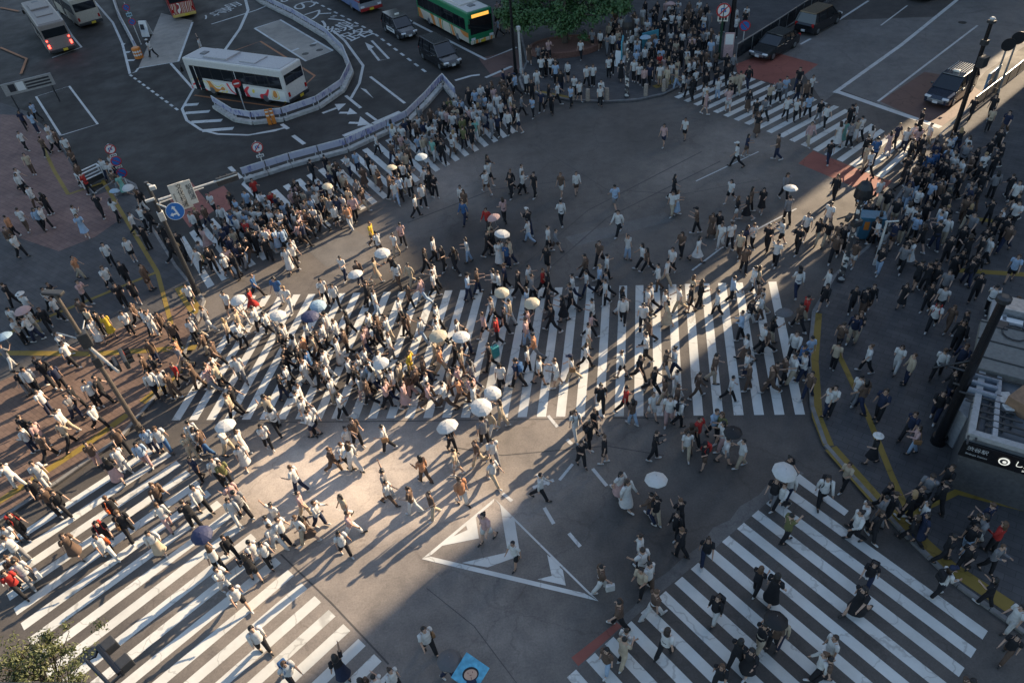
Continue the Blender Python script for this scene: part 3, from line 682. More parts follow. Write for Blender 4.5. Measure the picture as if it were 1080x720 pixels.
barrier('looping lavender bannered barrier around the bus turning island', [(262, -8), (275, 3), (310, 20), (345, 41), (364, 60), (371, 78), (362, 97), (336, 115), (300, 127.5), (268, 131), (249, 128), (227, 114)])
barrier('long lavender bannered barrier along the upper left zebra crossing', [(258, 192), (308, 176), (367, 160), (430, 131), (450, 111), (463, 96), (468, 91), (481, 106)])
barrier('short white barrier with leaflets on the bus island beside the drum', [(118, -6), (127, 20), (139, 42), (145, 54)], .3)
for px, lb in (((285.5, 130), 'orange reflector post on the island barrier, nearer the no entry sign'), ((292.5, 129), 'orange reflector post on the island barrier, nearer the white bus rear')):
    p = un(*px); bm = bmesh.new(); dr = (un(285, 134) - p).normalized()
    box(bm, (p.x + dr.x * .3, p.y + dr.y * .3, .62), (.3, .1, 1.24), ST - R(38), .04); o = link('reflector_post', bm, M_orange); tag(o, lb, 'reflector', 'orange reflector posts')
    bm = bmesh.new()
    for k in range(2): rings(bm, [(p.x + dr.x * .3, p.y + dr.y * .3 , .7 + k * .3, .16, .07), (p.x + dr.x * .3, p.y + dr.y * .3, .82 + k * .3, .16, .07)], 8)
    link('reflector', bm, mat('reflector_white', (.7, .66, .6), .3), o)
p = un(147, 61); t = thing('crash_cushion', 'orange crash drum with white diamonds at the barrier end', 'drum', p)
bm = bmesh.new(); rings(bm, [(0, 0, 0, .4, .4), (0, 0, .9, .4, .4), (0, 0, .98, .34, .34)], 18); link('drum', bm, M_orange, t)
bm = bmesh.new()
for k in range(4):
    a = R(-120) + k * .55
    for z in (.35, .65): box(bm, (math.cos(a) * .405, math.sin(a) * .405, z), (.012, .17, .17), a, rx=R(45))
link('diamond', bm, M_white, t)
# ------------------------------------------------------------------ poles, signs and signals
def arrow(bm, pts, wd, y, mi=0):
    """flat arrow in the x-z plane at depth y"""
    for a, b in zip(pts, pts[1:]):
        a_, b_ = Vector((a[0], 0, a[1])), Vector((b[0], 0, b[1])); d = b_ - a_
        box(bm, ((a[0] + b[0]) / 2, y, (a[1] + b[1]) / 2), (d.length + wd * .4, .006, wd), 0, ry=-math.atan2(d.z, d.x), mi=mi)
    a, b = Vector(pts[-2]), Vector(pts[-1]); d = (b - a).normalized(); n = Vector((-d.y, d.x))
    q = [b + d * wd * 1.5, b + n * wd * 1.3, b - n * wd * 1.3]
    vs = [bm.verts.new((v[0], y - .003, v[1])) for v in q]; vv = [bm.verts.new((v[0], y + .003, v[1])) for v in q]
    bm.faces.new(vs); bm.faces.new(vv[::-1])
    for k in range(3): bm.faces.new((vs[k], vv[k], vv[(k + 1) % 3], vs[(k + 1) % 3]))
def disc(bm, r, z, y, th=.02, mi=0, n=28, x=0):
    tube(bm, [(x, y + th / 2, z), (x, y - th / 2, z)], r, n, mi)
def sign_plate(parent, kind, z, r=.32, name='sign_disc'):
    """round sign whose face looks along local -y"""
    bm = bmesh.new(); y0 = -.07
    back = {'noentry': M_red, 'nostop': M_blue, 'noturn': M_white, 'oneway': M_blue}[kind]
    disc(bm, r, z, y0); fixn(bm); o = link(name, bm, back, parent)
    bm = bmesh.new(); y1 = y0 - .014
    if kind == 'noentry':
        box(bm, (0, y1, z), (r * 1.3, .008, r * .34)); fixn(bm); link('bar', bm, M_white, o)
    if kind in ('nostop', 'noturn'):
        n = 28
        for k in range(n):
            a, b = 2 * math.pi * k / n, 2 * math.pi * (k + 1) / n
            q = [(r * math.cos(a), r * math.sin(a)), (r * math.cos(b), r * math.sin(b)), (r * .8 * math.cos(b), r * .8 * math.sin(b)), (r * .8 * math.cos(a), r * .8 * math.sin(a))]
            bm.faces.new([bm.verts.new((x, y1, z + zz)) for x, zz in q])
        box(bm, (0, y1 - .004, z), (r * 1.75, .006, r * .16), ry=R(45) if kind == 'nostop' else R(-45)); fixn(bm); link('ring', bm, M_red, o)
    if kind == 'noturn':
        bm = bmesh.new(); arrow(bm, [(-r * .3, z - r * .4), (-r * .3, z + r * .25), (r * .2, z + r * .25), (r * .2, z - .02)], r * .17, y1 - .001); fixn(bm); link('arrow', bm, M_blue if r > .3 else M_ink, o)
    if kind == 'oneway':
        bm = bmesh.new(); arrow(bm, [(r * .12, z - r * .55), (r * .12, z + r * .1), (-r * .02, z + r * .42)], r * .24, y1); arrow(bm, [(r * .12, z - r * .38), (-r * .35, z - r * .3)], r * .24, y1 - .003); fixn(bm); link('arrow', bm, M_white, o)
    return o
def face_cam(p): return math.atan2(-p.y, -p.x) + math.pi / 2        # local -y towards the viewer's side of the street
def sign_post(label, base, top_y, discs, plates=(), rad=.04, z0=0.0, polem=None, cat='road sign', group=None):
    p = un(*base, z0); h = height_at(p, top_y)
    t = thing('road_sign', label, cat, p, face_cam(p), group)
    bm = bmesh.new(); tube(bm, [(0, 0, 0), (0, 0, .06)], rad * 2, 10); tube(bm, [(0, 0, .0), (0, 0, h)], rad, 10); link('pole', bm, polem or M_pale, t)
    for kind, yrow, r in discs: sign_plate(t, kind, height_at(p, yrow), r)
    for yrow, w_, hh, m in plates:
        z = height_at(p, yrow); bm = bmesh.new(); box(bm, (0, -.065, z), (w_, .02, hh), bev=.006); o = link('plate', bm, m, t)
        bm = bmesh.new()
        for k in range(3): box(bm, ((k - 1) * w_ * .27, -.078, z), (w_ * .2, .006, hh * .5))
        link('lettering', bm, M_ink, o)
    return t
sign_post('red no entry sign on the pale post in front of the white bus', (259, 117), 84, [('noentry', 88, .33)])
sign_post('red ringed no turning sign with white plate beside the long barrier', (281, 184), 149, [('noturn', 155, .38)], [(164, .5, .2, M_white)])
sign_post('stack of three round signs above the pavement edge beside the white umbrella', (135, 196), 152, [('noturn', 157, .34), ('nostop', 169.5, .34), ('nostop', 182, .34)], [(163.5, .42, .16, M_white), (175.5, .42, .16, M_cream)], z0=.11)
sign_post('leaning cluster of three signs over the white leaflet barrier', (149, 47), 3, [('nostop', 8, .32), ('nostop', 23, .32)], [(15.5, .5, .34, mat('light_blue_plate', (.35, .55, .65), .5))])
sign_post('blue ringed no stopping sign on the thin post by the glass fence', (782, 57), 22, [('nostop', 27, .42)], z0=.11)
sign_post('red ringed turning sign on the dark green post by the crowd', (758, 62), 4, [('noturn', 11, .55)], [(19.5, .8, .42, M_cream)], rad=.09, z0=.11, polem=mat('dark_green_pole', (.015, .05, .03), .4))
def pole_tree(name, label, cat, base, top_y, rad, m, z0=.11, group=None):
    p = un(*base, z0); h = height_at(p, top_y); t = thing(name, label, cat, p, 0, group)
    bm = bmesh.new(); tube(bm, [(0, 0, 0), (0, 0, .35)], rad * 1.5, 14); tube(bm, [(0, 0, .35), (0, 0, h)], [rad * 1.1, rad * .75], 14); link('pole', bm, m, t)
    return t, p, h
def beam(t, p, a, b, z, rad, m, name='arm', za=None):
    """arm between photo positions a and b on level z, as a part of t"""
    A = un(*a, z if za is None else za) - p; B = un(*b, z) - p
    bm = bmesh.new(); tube(bm, [A, B], [rad, rad * .8], 10); return link(name, bm, m, t)
def signal_head(t, c, rz, n=3, s=.3, name='signal_head', drop=0):
    bm = bmesh.new(); box(bm, c, (s * n + .1, .16, s + .08), rz, .05); o = link(name, bm, M_dkgrey, t)
    for k in range(n):
        e = Vector(c) + Matrix.Rotation(rz, 3, 'Z') @ Vector(((k - (n - 1) / 2) * s, -.09, 0)); f = Matrix.Rotation(rz, 3, 'Z') @ Vector((0, -1, 0))
        bm = bmesh.new(); tube(bm, [e, e + f * .02], s * .42, 14); l = link('lens', bm, mat('signal_lens_%s' % ('green', 'amber', 'red')[k % 3], ((.01, .12, .09), (.25, .12, .01), (.3, .02, .02))[k % 3], .2, noise=0, emit=((.05, 1, .7, .0), (1, .5, .05, .0), (1, .05, .03, 1.5))[k % 3]), o)
        bm = bmesh.new()
        for q in range(7):
            a0, a1 = math.pi * q / 7, math.pi * (q + 1) / 7; sx = Matrix.Rotation(rz, 3, 'Z') @ Vector((1, 0, 0)); up = Vector((0, 0, 1)); r_ = s * .47
            pts = [e + (sx * math.cos(a) + up * math.sin(a)) * r_ + f * d for a, d in ((a0, 0), (a1, 0), (a1, .22), (a0, .22))]
            bm.faces.new([bm.verts.new(v) for v in pts])
        bmesh.ops.solidify(bm, geom=bm.faces[:], thickness=.012); link('hood', bm, M_dkgrey, o)
    return o
# gantry pole with the blue sign and the name boards
t, p, h = pole_tree('signal_pole', 'grey signal pole carrying the blue arrow sign and two white name boards', 'signal pole', (208, 309), 192, .13, M_dkgrey)
zA = h * .90
aA = beam(t, p, (167, 211), (250, 184), zA, .06, M_pale); beam(t, p, (168, 214), (215, 198), zA - .35, .035, M_pale)
d_ = un(250, 184, zA) - un(167, 211, zA); rzA = math.atan2(d_.y, d_.x)
signal_head(t, un(239, 187, zA) - p + Vector((0, 0, -.1)), rzA + math.pi, 3, .34)
def board(parent, px, z, w_, hh, rz, body, sub, size):
    c = un(*px, z) - p; M = Matrix.Translation(c) @ Matrix.Rotation(rz, 4, 'Z')
    bm = bmesh.new(); box(bm, c, (w_, .05, hh), rz, .01); o = link('name_board', bm, M_cream, parent)
    place_text('lettering', body, size, M @ Matrix.Translation((.08, -.032, 0)) @ Matrix.Rotation(R(90), 4, 'X'), M_ink, o, spacing=.95)
    if sub: place_text('lettering', sub, size * .32, M @ Matrix.Translation((-w_ * .34, -.032, 0)) @ Matrix.Rotation(R(90), 4, 'X') @ Matrix.Rotation(R(-90), 4, 'Z'), M_ink, o)
board(t, (190.5, 207), zA - .1, .78, 1.45, rzA, '文\n化\n村\n通', 'Bunkamura', .34)
board(t, (199.5, 203), zA + .05, .5, 1.3, rzA, '駅\n前\n通', '', .3)
c = un(184.5, 222.5, zA - .5) - p
o_ = thing('sign_mount', '', 'x'); bpy.data.objects.remove(o_)
bm = bmesh.new(); rzs = face_cam(p)
sgn = bpy.data.objects.new('blue_sign', bpy.data.meshes.new('blue_sign')); COL.objects.link(sgn); sgn.parent = t; sgn.location = c; sgn.rotation_euler = (R(-12), 0, rzs)
bm = bmesh.new(); disc(bm, .44, 0, -.06, mi=1); disc(bm, .415, 0, -.078, .012, mi=0); fixn(bm); bm.to_mesh(sgn.data); bm.free(); sgn.data.materials.append(M_blue); sgn.data.materials.append(M_white)
bm = bmesh.new(); r = .40; arrow(bm, [(r * .22, -r * .62), (r * .1, 0), (-r * .02, r * .42)], r * .22, -.09); arrow(bm, [(r * .14, -r * .3), (-r * .38, -r * .3)], r * .22, -.094); fixn(bm); link('arrow', bm, M_white, sgn)
bm = bmesh.new(); q0 = Vector((0, 0, zA - .5)); tube(bm, [q0, c], .04, 8); tube(bm, [(0, 0, h - .1), un(160, 196, h) - p], .05, 8); box(bm, un(161, 198, h) - p, (.3, .2, .2), .4, .03); box(bm, un(158, 211, h - .6) - p, (.45, .12, .12), rzA, .02); box(bm, Vector((0, 0, h * .72)), (.3, .3, .5), rzA, .04); link('bracket', bm, M_pale, t)
# lamp and signal pole in the left sunlight
t, p, h = pole_tree('signal_pole', 'tall brown street pole with signal arm in the sunlit left pavement', 'signal pole', (147, 452), 311, .105, mat('weathered_pole', (.13, .11, .095), .6, .3))
zA = h * .66
pj = lambda z: tuple(pr(p + Vector((0, 0, z)))[:2])
beam(t, p, pj(zA), (125, 392), zA, .075, mat('lit_arm_grey', (.34, .33, .31), .5)); beam(t, p, pj(zA + .5), (89, 338), zA + .5, .035, M_steel); beam(t, p, (60, 351), pj(zA + .3), zA + .3, .035, M_steel)
d_ = un(133, 384, zA) - un(124, 365, zA)
c = un(131, 378, zA) - p; signal_head(t, c, math.atan2(d_.y, d_.x) + math.pi, 3, .32); c2 = un(123, 384, zA - .1) - p; signal_head(t, c2, math.atan2(d_.y, d_.x), 2, .3)
bm = bmesh.new(); box(bm, (.05, 0, zA + .35), (.42, .42, .7), .5, .05); link('control_box', bm, M_dkgrey, t); bm = bmesh.new(); box(bm, (0, 0, zA - .9), (.3, .3, .5), .4, .04); link('control_box', bm, M_dkgrey, t)
bm = bmesh.new(); box(bm, un(57, 311, h) - p + Vector((0, 0, .1)), (.9, .28, .14), ST + 2.2, .05); link('lamp', bm, M_dkgrey, t)
# right hand poles
t, p, h = pole_tree('street_light_pole', 'black camera pole beside the blue taxi', 'pole', (1002, 152), 22, .14, M_black)
for a_ in (((0, 0, h - .05), (.36, .36, .16), .3, .04), ((.15, -.2, h * .70), (.55, .4, .62), .5, .05), ((0, 0, h * .84), (.34, .34, .3), .3, .04)): bm = bmesh.new(); box(bm, *a_); link('control_box', bm, M_dkgrey, t)
bm = bmesh.new(); rings(bm, [(0, 0, h + .02, .1, .1), (0, 0, h + .12, .16, .16), (0, 0, h + .2, .08, .08)], 12); link('camera', bm, M_pale, t)
t, p, h = pole_tree('street_light_pole', 'thick black pole in front of the station entrance roof', 'pole', (989, 466), 316, .19, M_black)
zA = h * .62; beam(t, p, pj(zA), (983, 388), zA - .8, .05, M_black, za=zA); beam(t, p, pj(zA * .86), (990, 383), zA * .86, .05, M_black)
bm = bmesh.new(); rings(bm, [(0, 0, h - .05, .24, .24), (0, 0, h + .1, .24, .24), (0, 0, h + .16, .12, .12)], 14); link('cap', bm, M_dkgrey, t)
M_lampdark = mat('lamp_cowl', (.03, .032, .038), .35, .4)
def sticker_mat():
    m = bpy.data.materials.new('sticker_covered_pole'); m.use_nodes = True; tt = m.node_tree; b = tt.nodes['Principled BSDF']; b.inputs['Roughness'].default_value = .6
    tc = tt.nodes.new('ShaderNodeTexCoord'); v = tt.nodes.new('ShaderNodeTexVoronoi'); v.inputs['Scale'].default_value = 6; tt.links.new(tc.outputs['Object'], v.inputs['Vector'])
    r = tt.nodes.new('ShaderNodeValToRGB'); r.color_ramp.interpolation = 'CONSTANT'; e = r.color_ramp.elements; e[0].color = (.03, .03, .035, 1); e[1].position = .55; e[1].color = (.5, .5, .48, 1)
    q = e.new(.75); q.color = (.12, .11, .1, 1); q = e.new(.88); q.color = (.35, .25, .2, 1)
    s = tt.nodes.new('ShaderNodeSeparateColor'); tt.links.new(v.outputs['Color'], s.inputs[0]); tt.links.new(s.outputs[0], r.inputs[0]); tt.links.new(r.outputs[0], b.inputs['Base Color'])
    return m
M_sticker = sticker_mat()
def bell_lamp(label, base, top_y, s):
    t, p, h = pole_tree('bell_lamp', label, 'street lamp', base, top_y, .14, M_sticker, group='bell lamps on sticker covered poles')
    bm = bmesh.new(); rings(bm, [(0, 0, h - .15 * s, .5 * s, .5 * s), (0, 0, h + .1 * s, .5 * s, .5 * s), (0, 0, h + .45 * s, .44 * s, .44 * s), (0, 0, h + .75 * s, .28 * s, .28 * s), (0, 0, h + .88 * s, .06 * s, .06 * s), (0, 0, h + 1.05 * s, .03, .03)], 18); link('lamp_shade', bm, M_lampdark, t)
    bm = bmesh.new()
    for k in range(4):
        a = k * math.pi / 2 + .4; tube(bm, [(math.cos(a) * .46 * s, math.sin(a) * .46 * s, h - .1 * s), (math.cos(a) * .4 * s, math.sin(a) * .4 * s, h - .6 * s), (math.cos(a) * .1, math.sin(a) * .1, h - .8 * s)], .025, 6)
    link('bracket', bm, M_lampdark, t); return t, p, h
t, p, h = bell_lamp('dark bell lamp on a sticker covered pole by the right kerb', (886, 296), 205, .8)
bm = bmesh.new(); box(bm, (.0, -.1, h * .70), (.5, .3, .3), .3, .04); box(bm, (-.4, 0, h * .76), (.5, .2, .25), .8, .04); tube(bm, [(0, 0, h * .8), (-.9, .1, h * .74)], .04, 8); link('signal_head', bm, M_dkgrey, t)
bell_lamp('dark bell lamp on a sticker covered pole on the station pavement', (661, 103), 28, .9)
t, p, h = pole_tree('signal_pole', 'thin pale pole with a short cross arm on the right pavement', 'pole', (922, 279), 233, .06, M_pale); beam(t, p, (934, 234), (948, 233), h - .05, .05, M_pale)
for base, ty, lb in (((1052, 99), 38, 'tall grey pole with round mirror by the right edge'), ((1044, 100), 45, 'shorter grey pole with round mirror by the right edge')):
    t, p, h = pole_tree('mirror_pole', lb, 'mirror pole', base, ty, .07, M_steel, group='round mirror poles')
    bm = bmesh.new(); tube(bm, [(0, -.08, h - .1), (0, -.14, h - .1)], .42, 20); o = link('mirror', bm, M_lampdark, t); o.rotation_euler = (0, 0, R(-20))
t, p, h = pole_tree('utility_pole', 'slim black pole at the corner of the station planter', 'pole', (544, 78), -20, .12, M_black); t, p, h = pole_tree('post', 'short pale post next to the slim black pole', 'post', (550, 77), 30, .11, M_pale)
bm = bmesh.new(); box(bm, (0, 0, h), (.3, .3, .3), .3, .05); link('cap', bm, M_pale, t)
t, p, h = pole_tree('utility_pole', 'thick black pole behind the dark green sign post', 'pole', (768, 60), -25, .2, M_black)
# signal over the lower left zebra
zA = 5.6; hb = un(112, 745, 0); t = thing('signal_pole', 'black pedestrian signal hanging over the lower left zebra crossing', 'signal pole', un(101, 728, 0) + Vector((0, -2.2, 0)))
p = Vector(t.location); bm = bmesh.new(); tube(bm, [(0, 0, 0), (0, 0, zA + .3)], [.13, .09], 12); link('pole', bm, M_black, t)
A, B = un(104, 682, zA), un(128, 711, zA); d_ = B - A; bm = bmesh.new(); box(bm, (A + B) / 2 - p, (d_.length, .15, .28), math.atan2(d_.y, d_.x), .05); o = link('signal_head', bm, M_black, t)
rz_ = math.atan2(d_.y, d_.x); nrm = Vector((-math.sin(rz_), math.cos(rz_), 0)); bm = bmesh.new()
for k in (-1, 1):
    e = (A + B) / 2 - p + d_ * .33 * k + nrm * .22; box(bm, e, (d_.length * .27, .34, .3), rz_, .03)
link('hood', bm, M_dkgrey, o)
C, D = un(92, 697, zA), un(116, 722, zA); bm = bmesh.new(); tube(bm, [A - p, un(100, 692, zA) - p, C - p], .05, 8); tube(bm, [C - p, D - p], .05, 8); tube(bm, [D - p, B - p], .05, 8); tube(bm, [D - p, Vector((0, 0, zA))], .06, 8); link('bracket', bm, M_black, t)
# ------------------------------------------------------------------ smaller street furniture
for i, (px, lb) in enumerate([((604, 105), 'stone bollard at the kerb, nearest the planter tree'), ((620, 106), 'stone bollard at the kerb, second from the planter tree'), ((640, 105), 'stone bollard at the kerb just before the sticker covered pole'), ((681, 101), 'stone bollard at the kerb just past the sticker covered pole'), ((700, 96), 'stone bollard at the kerb nearest the upper right zebra crossing')]):
    p = un(*px, .11); bm = bmesh.new(); rings(bm, [(0, 0, 0, .17, .17), (0, 0, .72, .16, .16), (0, 0, .76, .12, .12), (0, 0, .8, .16, .16), (0, 0, .88, .14, .14), (0, 0, .92, .06, .06)], 14)
    o = link('bollard', bm, mat('bollard_stone', (.34, .28, .23), .8, noise=.25)); o.location = p; tag(o, lb, 'bollard', 'stone bollards along the kerb')
fence_m = mat('smoked_fence_panel', (.03, .034, .04), .2, noise=.1)
def fence(label, pts, h, m, rail, z0=.11):
    q = P(pts, z0); o0 = q[0]; t = thing('fence', label, 'fence', o0); a, b, c = bmesh.new(), bmesh.new(), bmesh.new()
    for p_, r_ in zip(q, q[1:]):
        d = r_ - p_; L_ = d.length; n = max(1, round(L_ / 1.6)); u = d / L_; rz = math.atan2(u.y, u.x)
        for i in range(n):
            e = p_ + u * (i + .5) * L_ / n - o0; box(a, (e.x, e.y, h * .52), (L_ / n - .12, .03, h * .8), rz)
            for k in (-.5, .5):
                g = e + u * k * L_ / n; tube(b, [(g.x, g.y, 0), (g.x, g.y, h)], .035, 6)
        tube(c, [p_ - o0 + Vector((0, 0, h)), r_ - o0 + Vector((0, 0, h))], .04, 8)
    link('panel', a, m, t); link('post', b, rail, t); link('rail', c, rail, t); return t
fence('smoked glass fence between the station crowd and the black saloon', [(776, 64), (792, 54), (820, 36), (862, 8), (890, -10)], 1.3, fence_m, M_steel)
fence('low steel railing along the right pavement by the mirror poles', [(1024, 118), (1050, 98), (1082, 72)], 1.0, fence_m, M_steel)
t = thing('barricade', 'white tube barricade beside the stack of round signs', 'barricade', un(101, 194, .11), face_cam(un(101, 194)) + .3)
for s in (-1, 1):
    bm = bmesh.new(); tube(bm, [(s * .8, 0, 0), (s * .8, 0, 1.05)], .05, 8); tube(bm, [(s * .8, .5, 0), (s * .8, .5, 1.05)], .05, 8); tube(bm, [(s * .8, 0, 1.0), (s * .8, .5, 1.0)], .05, 8); link('leg', bm, M_white, t)
bm = bmesh.new()
for z in (.55, 1.03):
    for y in (0, .5): tube(bm, [(-.85, y, z), (.85, y, z)], .05, 8)
link('rail', bm, M_white, t)
bm = bmesh.new(); box(bm, (0, .25, .3), (1.5, .4, .4), bev=.03); link('shelf', bm, M_dkgrey, t)
t = thing('notice_board', 'long grey timetable board beside the lit grey bus', 'notice board', un(42, 112), R(25))
for s in (-1, 1): bm = bmesh.new(); tube(bm, [(s * 1.6, 0, 0), (s * 1.6, 0, 2.3)], .06, 8); link('leg', bm, M_dkgrey, t)
bm = bmesh.new(); box(bm, (0, 0, 1.9), (3.9, .12, 1.0), bev=.02); o = link('panel', bm, mat('board_grey', (.30, .29, .28), .6), t)
for k in range(3): bm = bmesh.new(); box(bm, (.75, -.066, 2.15 - k * .25), (1.9, .012, .14)); link('print', bm, M_ink, o)
bm = bmesh.new(); box(bm, (-1.25, -.066, 1.95), (.5, .012, .6)); link('print', bm, M_ink, o); bm = bmesh.new(); box(bm, (-.6, -.066, 1.95), (.6, .012, .7)); link('poster', bm, M_white, o)
t = thing('sandwich_board', 'white folding board with black drawing next to the terminal guard', 'signboard', un(156, 38), R(-12))
for s in (-1, 1):
    bm = bmesh.new(); box(bm, (0, s * .2, .75), (.85, .04, 1.5), rx=s * .22, bev=.01); o = link('panel', bm, M_white, t)
    bm = bmesh.new(); box(bm, (-.1, s * .235, .95), (.4, .02, .5), rx=s * .22); box(bm, (.2, s * .255, .5), (.3, .02, .25), rx=s * .22); link('print', bm, M_ink, o)
for px, rz, m, lb in (((656, 68), R(75), mat('cyan_panel', (.08, .34, .44), .4), 'cyan promotion panel beside the sticker covered station pole'), ((685, 60), R(20), mat('teal_panel', (.05, .22, .30), .4), 'teal promotion panel with a white base right of the station pole')):
    p = un(*px, .11); t = thing('promotion_panel', lb, 'panel', p, rz); bm = bmesh.new(); box(bm, (0, 0, 1.25), (1.5, .1, 1.6), bev=.02); o = link('panel', bm, m, t)
    bm = bmesh.new(); box(bm, (.1, -.06, 1.3), (.8, .02, .9)); link('poster', bm, mat('poster_print', (.3, .2, .15), .5, noise=.6, scale=5), o); bm = bmesh.new(); box(bm, (0, 0, .22), (1.6, .5, .44), bev=.03); link('base', bm, M_white, t)
p = un(645, 66, .11)
bm = bmesh.new(); box(bm, (0, 0, .6), (.6, .04, 1.2), rx=-.3, bev=.01); o = link('leaning_board', bm, M_white); o.location = un(652, 70, .11); o.rotation_euler = (0, 0, R(-35)); tag(o, 'white board leaning beside the cyan promotion panel', 'board')
t = thing('poster_stand', 'tall pink and white poster stand below the thick black pole', 'poster stand', un(767, 63, .11), face_cam(un(767, 63)))
bm = bmesh.new(); box(bm, (0, 0, 1.15), (.75, .1, 1.9), bev=.02); o = link('panel', bm, mat('poster_pink', (.5, .33, .32), .5), t); bm = bmesh.new(); box(bm, (0, -.056, 1.6), (.6, .014, .8)); link('poster', bm, M_white, o); bm = bmesh.new(); box(bm, (0, 0, .1), (.9, .5, .2), bev=.03); link('base', bm, M_dkgrey, t)
t = thing('street_cabinet', 'blue signal cabinet with orange and white notices behind the bell lamp', 'cabinet', un(915, 249, .11), R(-20))
bm = bmesh.new(); box(bm, (0, 0, .65), (1.15, .7, 1.3), bev=.03); o = link('cabinet', bm, mat('cabinet_blue', (.045, .15, .23), .45), t); bm = bmesh.new(); box(bm, (0, 0, 1.33), (1.25, .8, .08), bev=.02); link('top', bm, mat('cabinet_blue'  , (0, 0, 0)), t)
bm = bmesh.new(); box(bm, (-.25, -.356, .85), (.25, .016, .5)); link('notice', bm, M_orange, o); bm = bmesh.new(); box(bm, (.2, -.356, .85), (.3, .016, .5)); link('notice', bm, M_white, o)
t = thing('map_board', 'blue map board on legs behind the blue taxi', 'map board', un(1040, 101, .11), R(40))
bm = bmesh.new(); box(bm, (0, 0, 1.2), (2.0, .12, 1.3), bev=.02); o = link('panel', bm, mat('map_blue', (.06, .17, .3), .4), t); bm = bmesh.new(); box(bm, (-.3, -.066, 1.25), (.7, .014, .9)); link('map', bm, mat('map_print', (.42, .25, .15), .5, noise=.5, scale=4), o)
for s in (-1, 1): bm = bmesh.new(); tube(bm, [(s * .8, 0, 0), (s * .8, 0, .6)], .05, 8); link('leg', bm, M_dkgrey, t)
t = thing('leaflet_column', 'pale column with green and yellow leaflets at the entrance corner', 'column', un(1004, 462, .11), R(10))
bm = bmesh.new(); box(bm, (0, 0, .9), (.7, .9, 1.8), bev=.04); o = link('column', bm, mat('column_grey', (.33, .34, .36), .5), t); bm = bmesh.new(); box(bm, (0, -.456, .6), (.5, .014, .5)); link('leaflet', bm, mat('leaflet_green', (.25, .33, .08), .5, noise=.5, scale=9), o)
# ------------------------------------------------------------------ station entrance with its roof
zr = 3.3; c0, c1, c2, c3 = un(1020, 458, zr), un(1046, 318, zr), un(1180, 330, zr), un(1180, 505, zr)
t = thing('station_entrance', 'low flat roofed station entrance with black sign fascia by the right edge', 'building', (c0.x, c0.y, 0))
o0 = Vector((c0.x, c0.y, 0)); q = [Vector((c.x, c.y, 0)) - o0 for c in (c0, c1, c2, c3)]
cen = sum(q, Vector()) / 4
bm = bmesh.new(); slab(bm, [v + (cen - v).normalized() * .35 for v in q], .11, zr - .25); link('wall', bm, mat('entrance_wall', (.09, .09, .095), .5, noise=.2), t)
bm = bmesh.new(); slab(bm, q, zr - .3, zr - .12); ro = link('roof', bm, mat('roof_membrane', (.10, .115, .13), .7, noise=.35, scale=1.5), t)
def edge(a, b, w_, z, hgt, m, name, parent, inset=0.0):
    d = b - a; u = d.normalized(); n = Vector((-u.y, u.x, 0)); n = n if n.dot(cen - a) > 0 else -n; c = (a + b) / 2 + n * (inset + w_ / 2)
    bm = bmesh.new(); box(bm, (c.x, c.y, z), (d.length, w_, hgt), math.atan2(u.y, u.x), .01); return link(name, bm, m, parent)
edge(q[0], q[1], .22, zr - .05, .3, mat('parapet_grey', (.34, .34, .34), .6), 'parapet', ro); edge(q[0], q[3], .26, zr - .06, .28, mat('parapet_grey', (0, 0, 0)), 'parapet', ro)
edge(q[0] + Vector((.4, 0, 0)), q[1], .16, zr - .05, .26, mat('pale_grey_trim', (.33, .34, .36), .5), 'trim', ro, .4)
fa = edge(q[0], q[3], .08, zr - .62, .72, M_black, 'sign_fascia', t, -.1)
u = (q[3] - q[0]).normalized(); rz = math.atan2(u.y, u.x); nrm = Vector((u.y, -u.x, 0)); nrm = nrm if nrm.dot(cen) < 0 else -nrm
def on_fascia(d, z): return Matrix.Translation(q[0] + u * d + nrm * .115 + Vector((0, 0, z))) @ Matrix.Rotation(rz, 4, 'Z') @ Matrix.Rotation(R(90), 4, 'X')
M_glow = mat('lit_sign_letters', (.8, .78, .7), .4, noise=0, emit=(1, .95, .82, .25))
dpx = lambda x, y: (un(x, y, zr - .6) - o0 - q[0]).dot(u)
def by(parent, name, body, size, d, z, m): place_text(name, body, size, on_fascia(d, z), m, parent)
by(fa, 'lettering', 'しぶちか', .30, dpx(1061, 471) + .88, zr - .58, M_glow); by(fa, 'lettering', 'SHIBUCHIKA', .11, dpx(1061, 471) + .9, zr - .82, M_glow)
bm = bmesh.new(); tube(bm, [(0, 0, 0), (0, 0, .02)], .17, 24, 0); o = link('emblem', bm, M_glow, fa); o.matrix_basis = on_fascia(dpx(1061, 471), zr - .62)
bm = bmesh.new(); tube(bm, [(-.01, 0, .012), (-.01, 0, .026)], .12, 20, 0); link('emblem_field', bm, M_ink, fa).matrix_basis = on_fascia(dpx(1061, 471), zr - .62)
bm = bmesh.new(); tube(bm, [(.01, 0, .02), (.01, 0, .034)], .06, 16, 0); link('emblem_core', bm, M_glow, fa).matrix_basis = on_fascia(dpx(1061, 471), zr - .62)
by(fa, 'lettering', '渋谷駅', .22, dpx(1032, 464), zr - .5, mat('sign_grey_letters', (.5, .5, .5), .5, noise=0)); by(fa, 'lettering', 'Shibuya Station', .11, dpx(1033, 465), zr - .76, mat('sign_grey_letters', (0, 0, 0)))
def roofbox(px, s, rz, m, name, hz=0.0, bev=.03):
    c = un(*px, zr) - o0; bm = bmesh.new(); box(bm, (c.x, c.y, zr - .12 + s[2] / 2 + hz), s, rz, bev); return link(name, bm, m, ro)
rzw = math.atan2((q[1] - q[0]).y, (q[1] - q[0]).x)
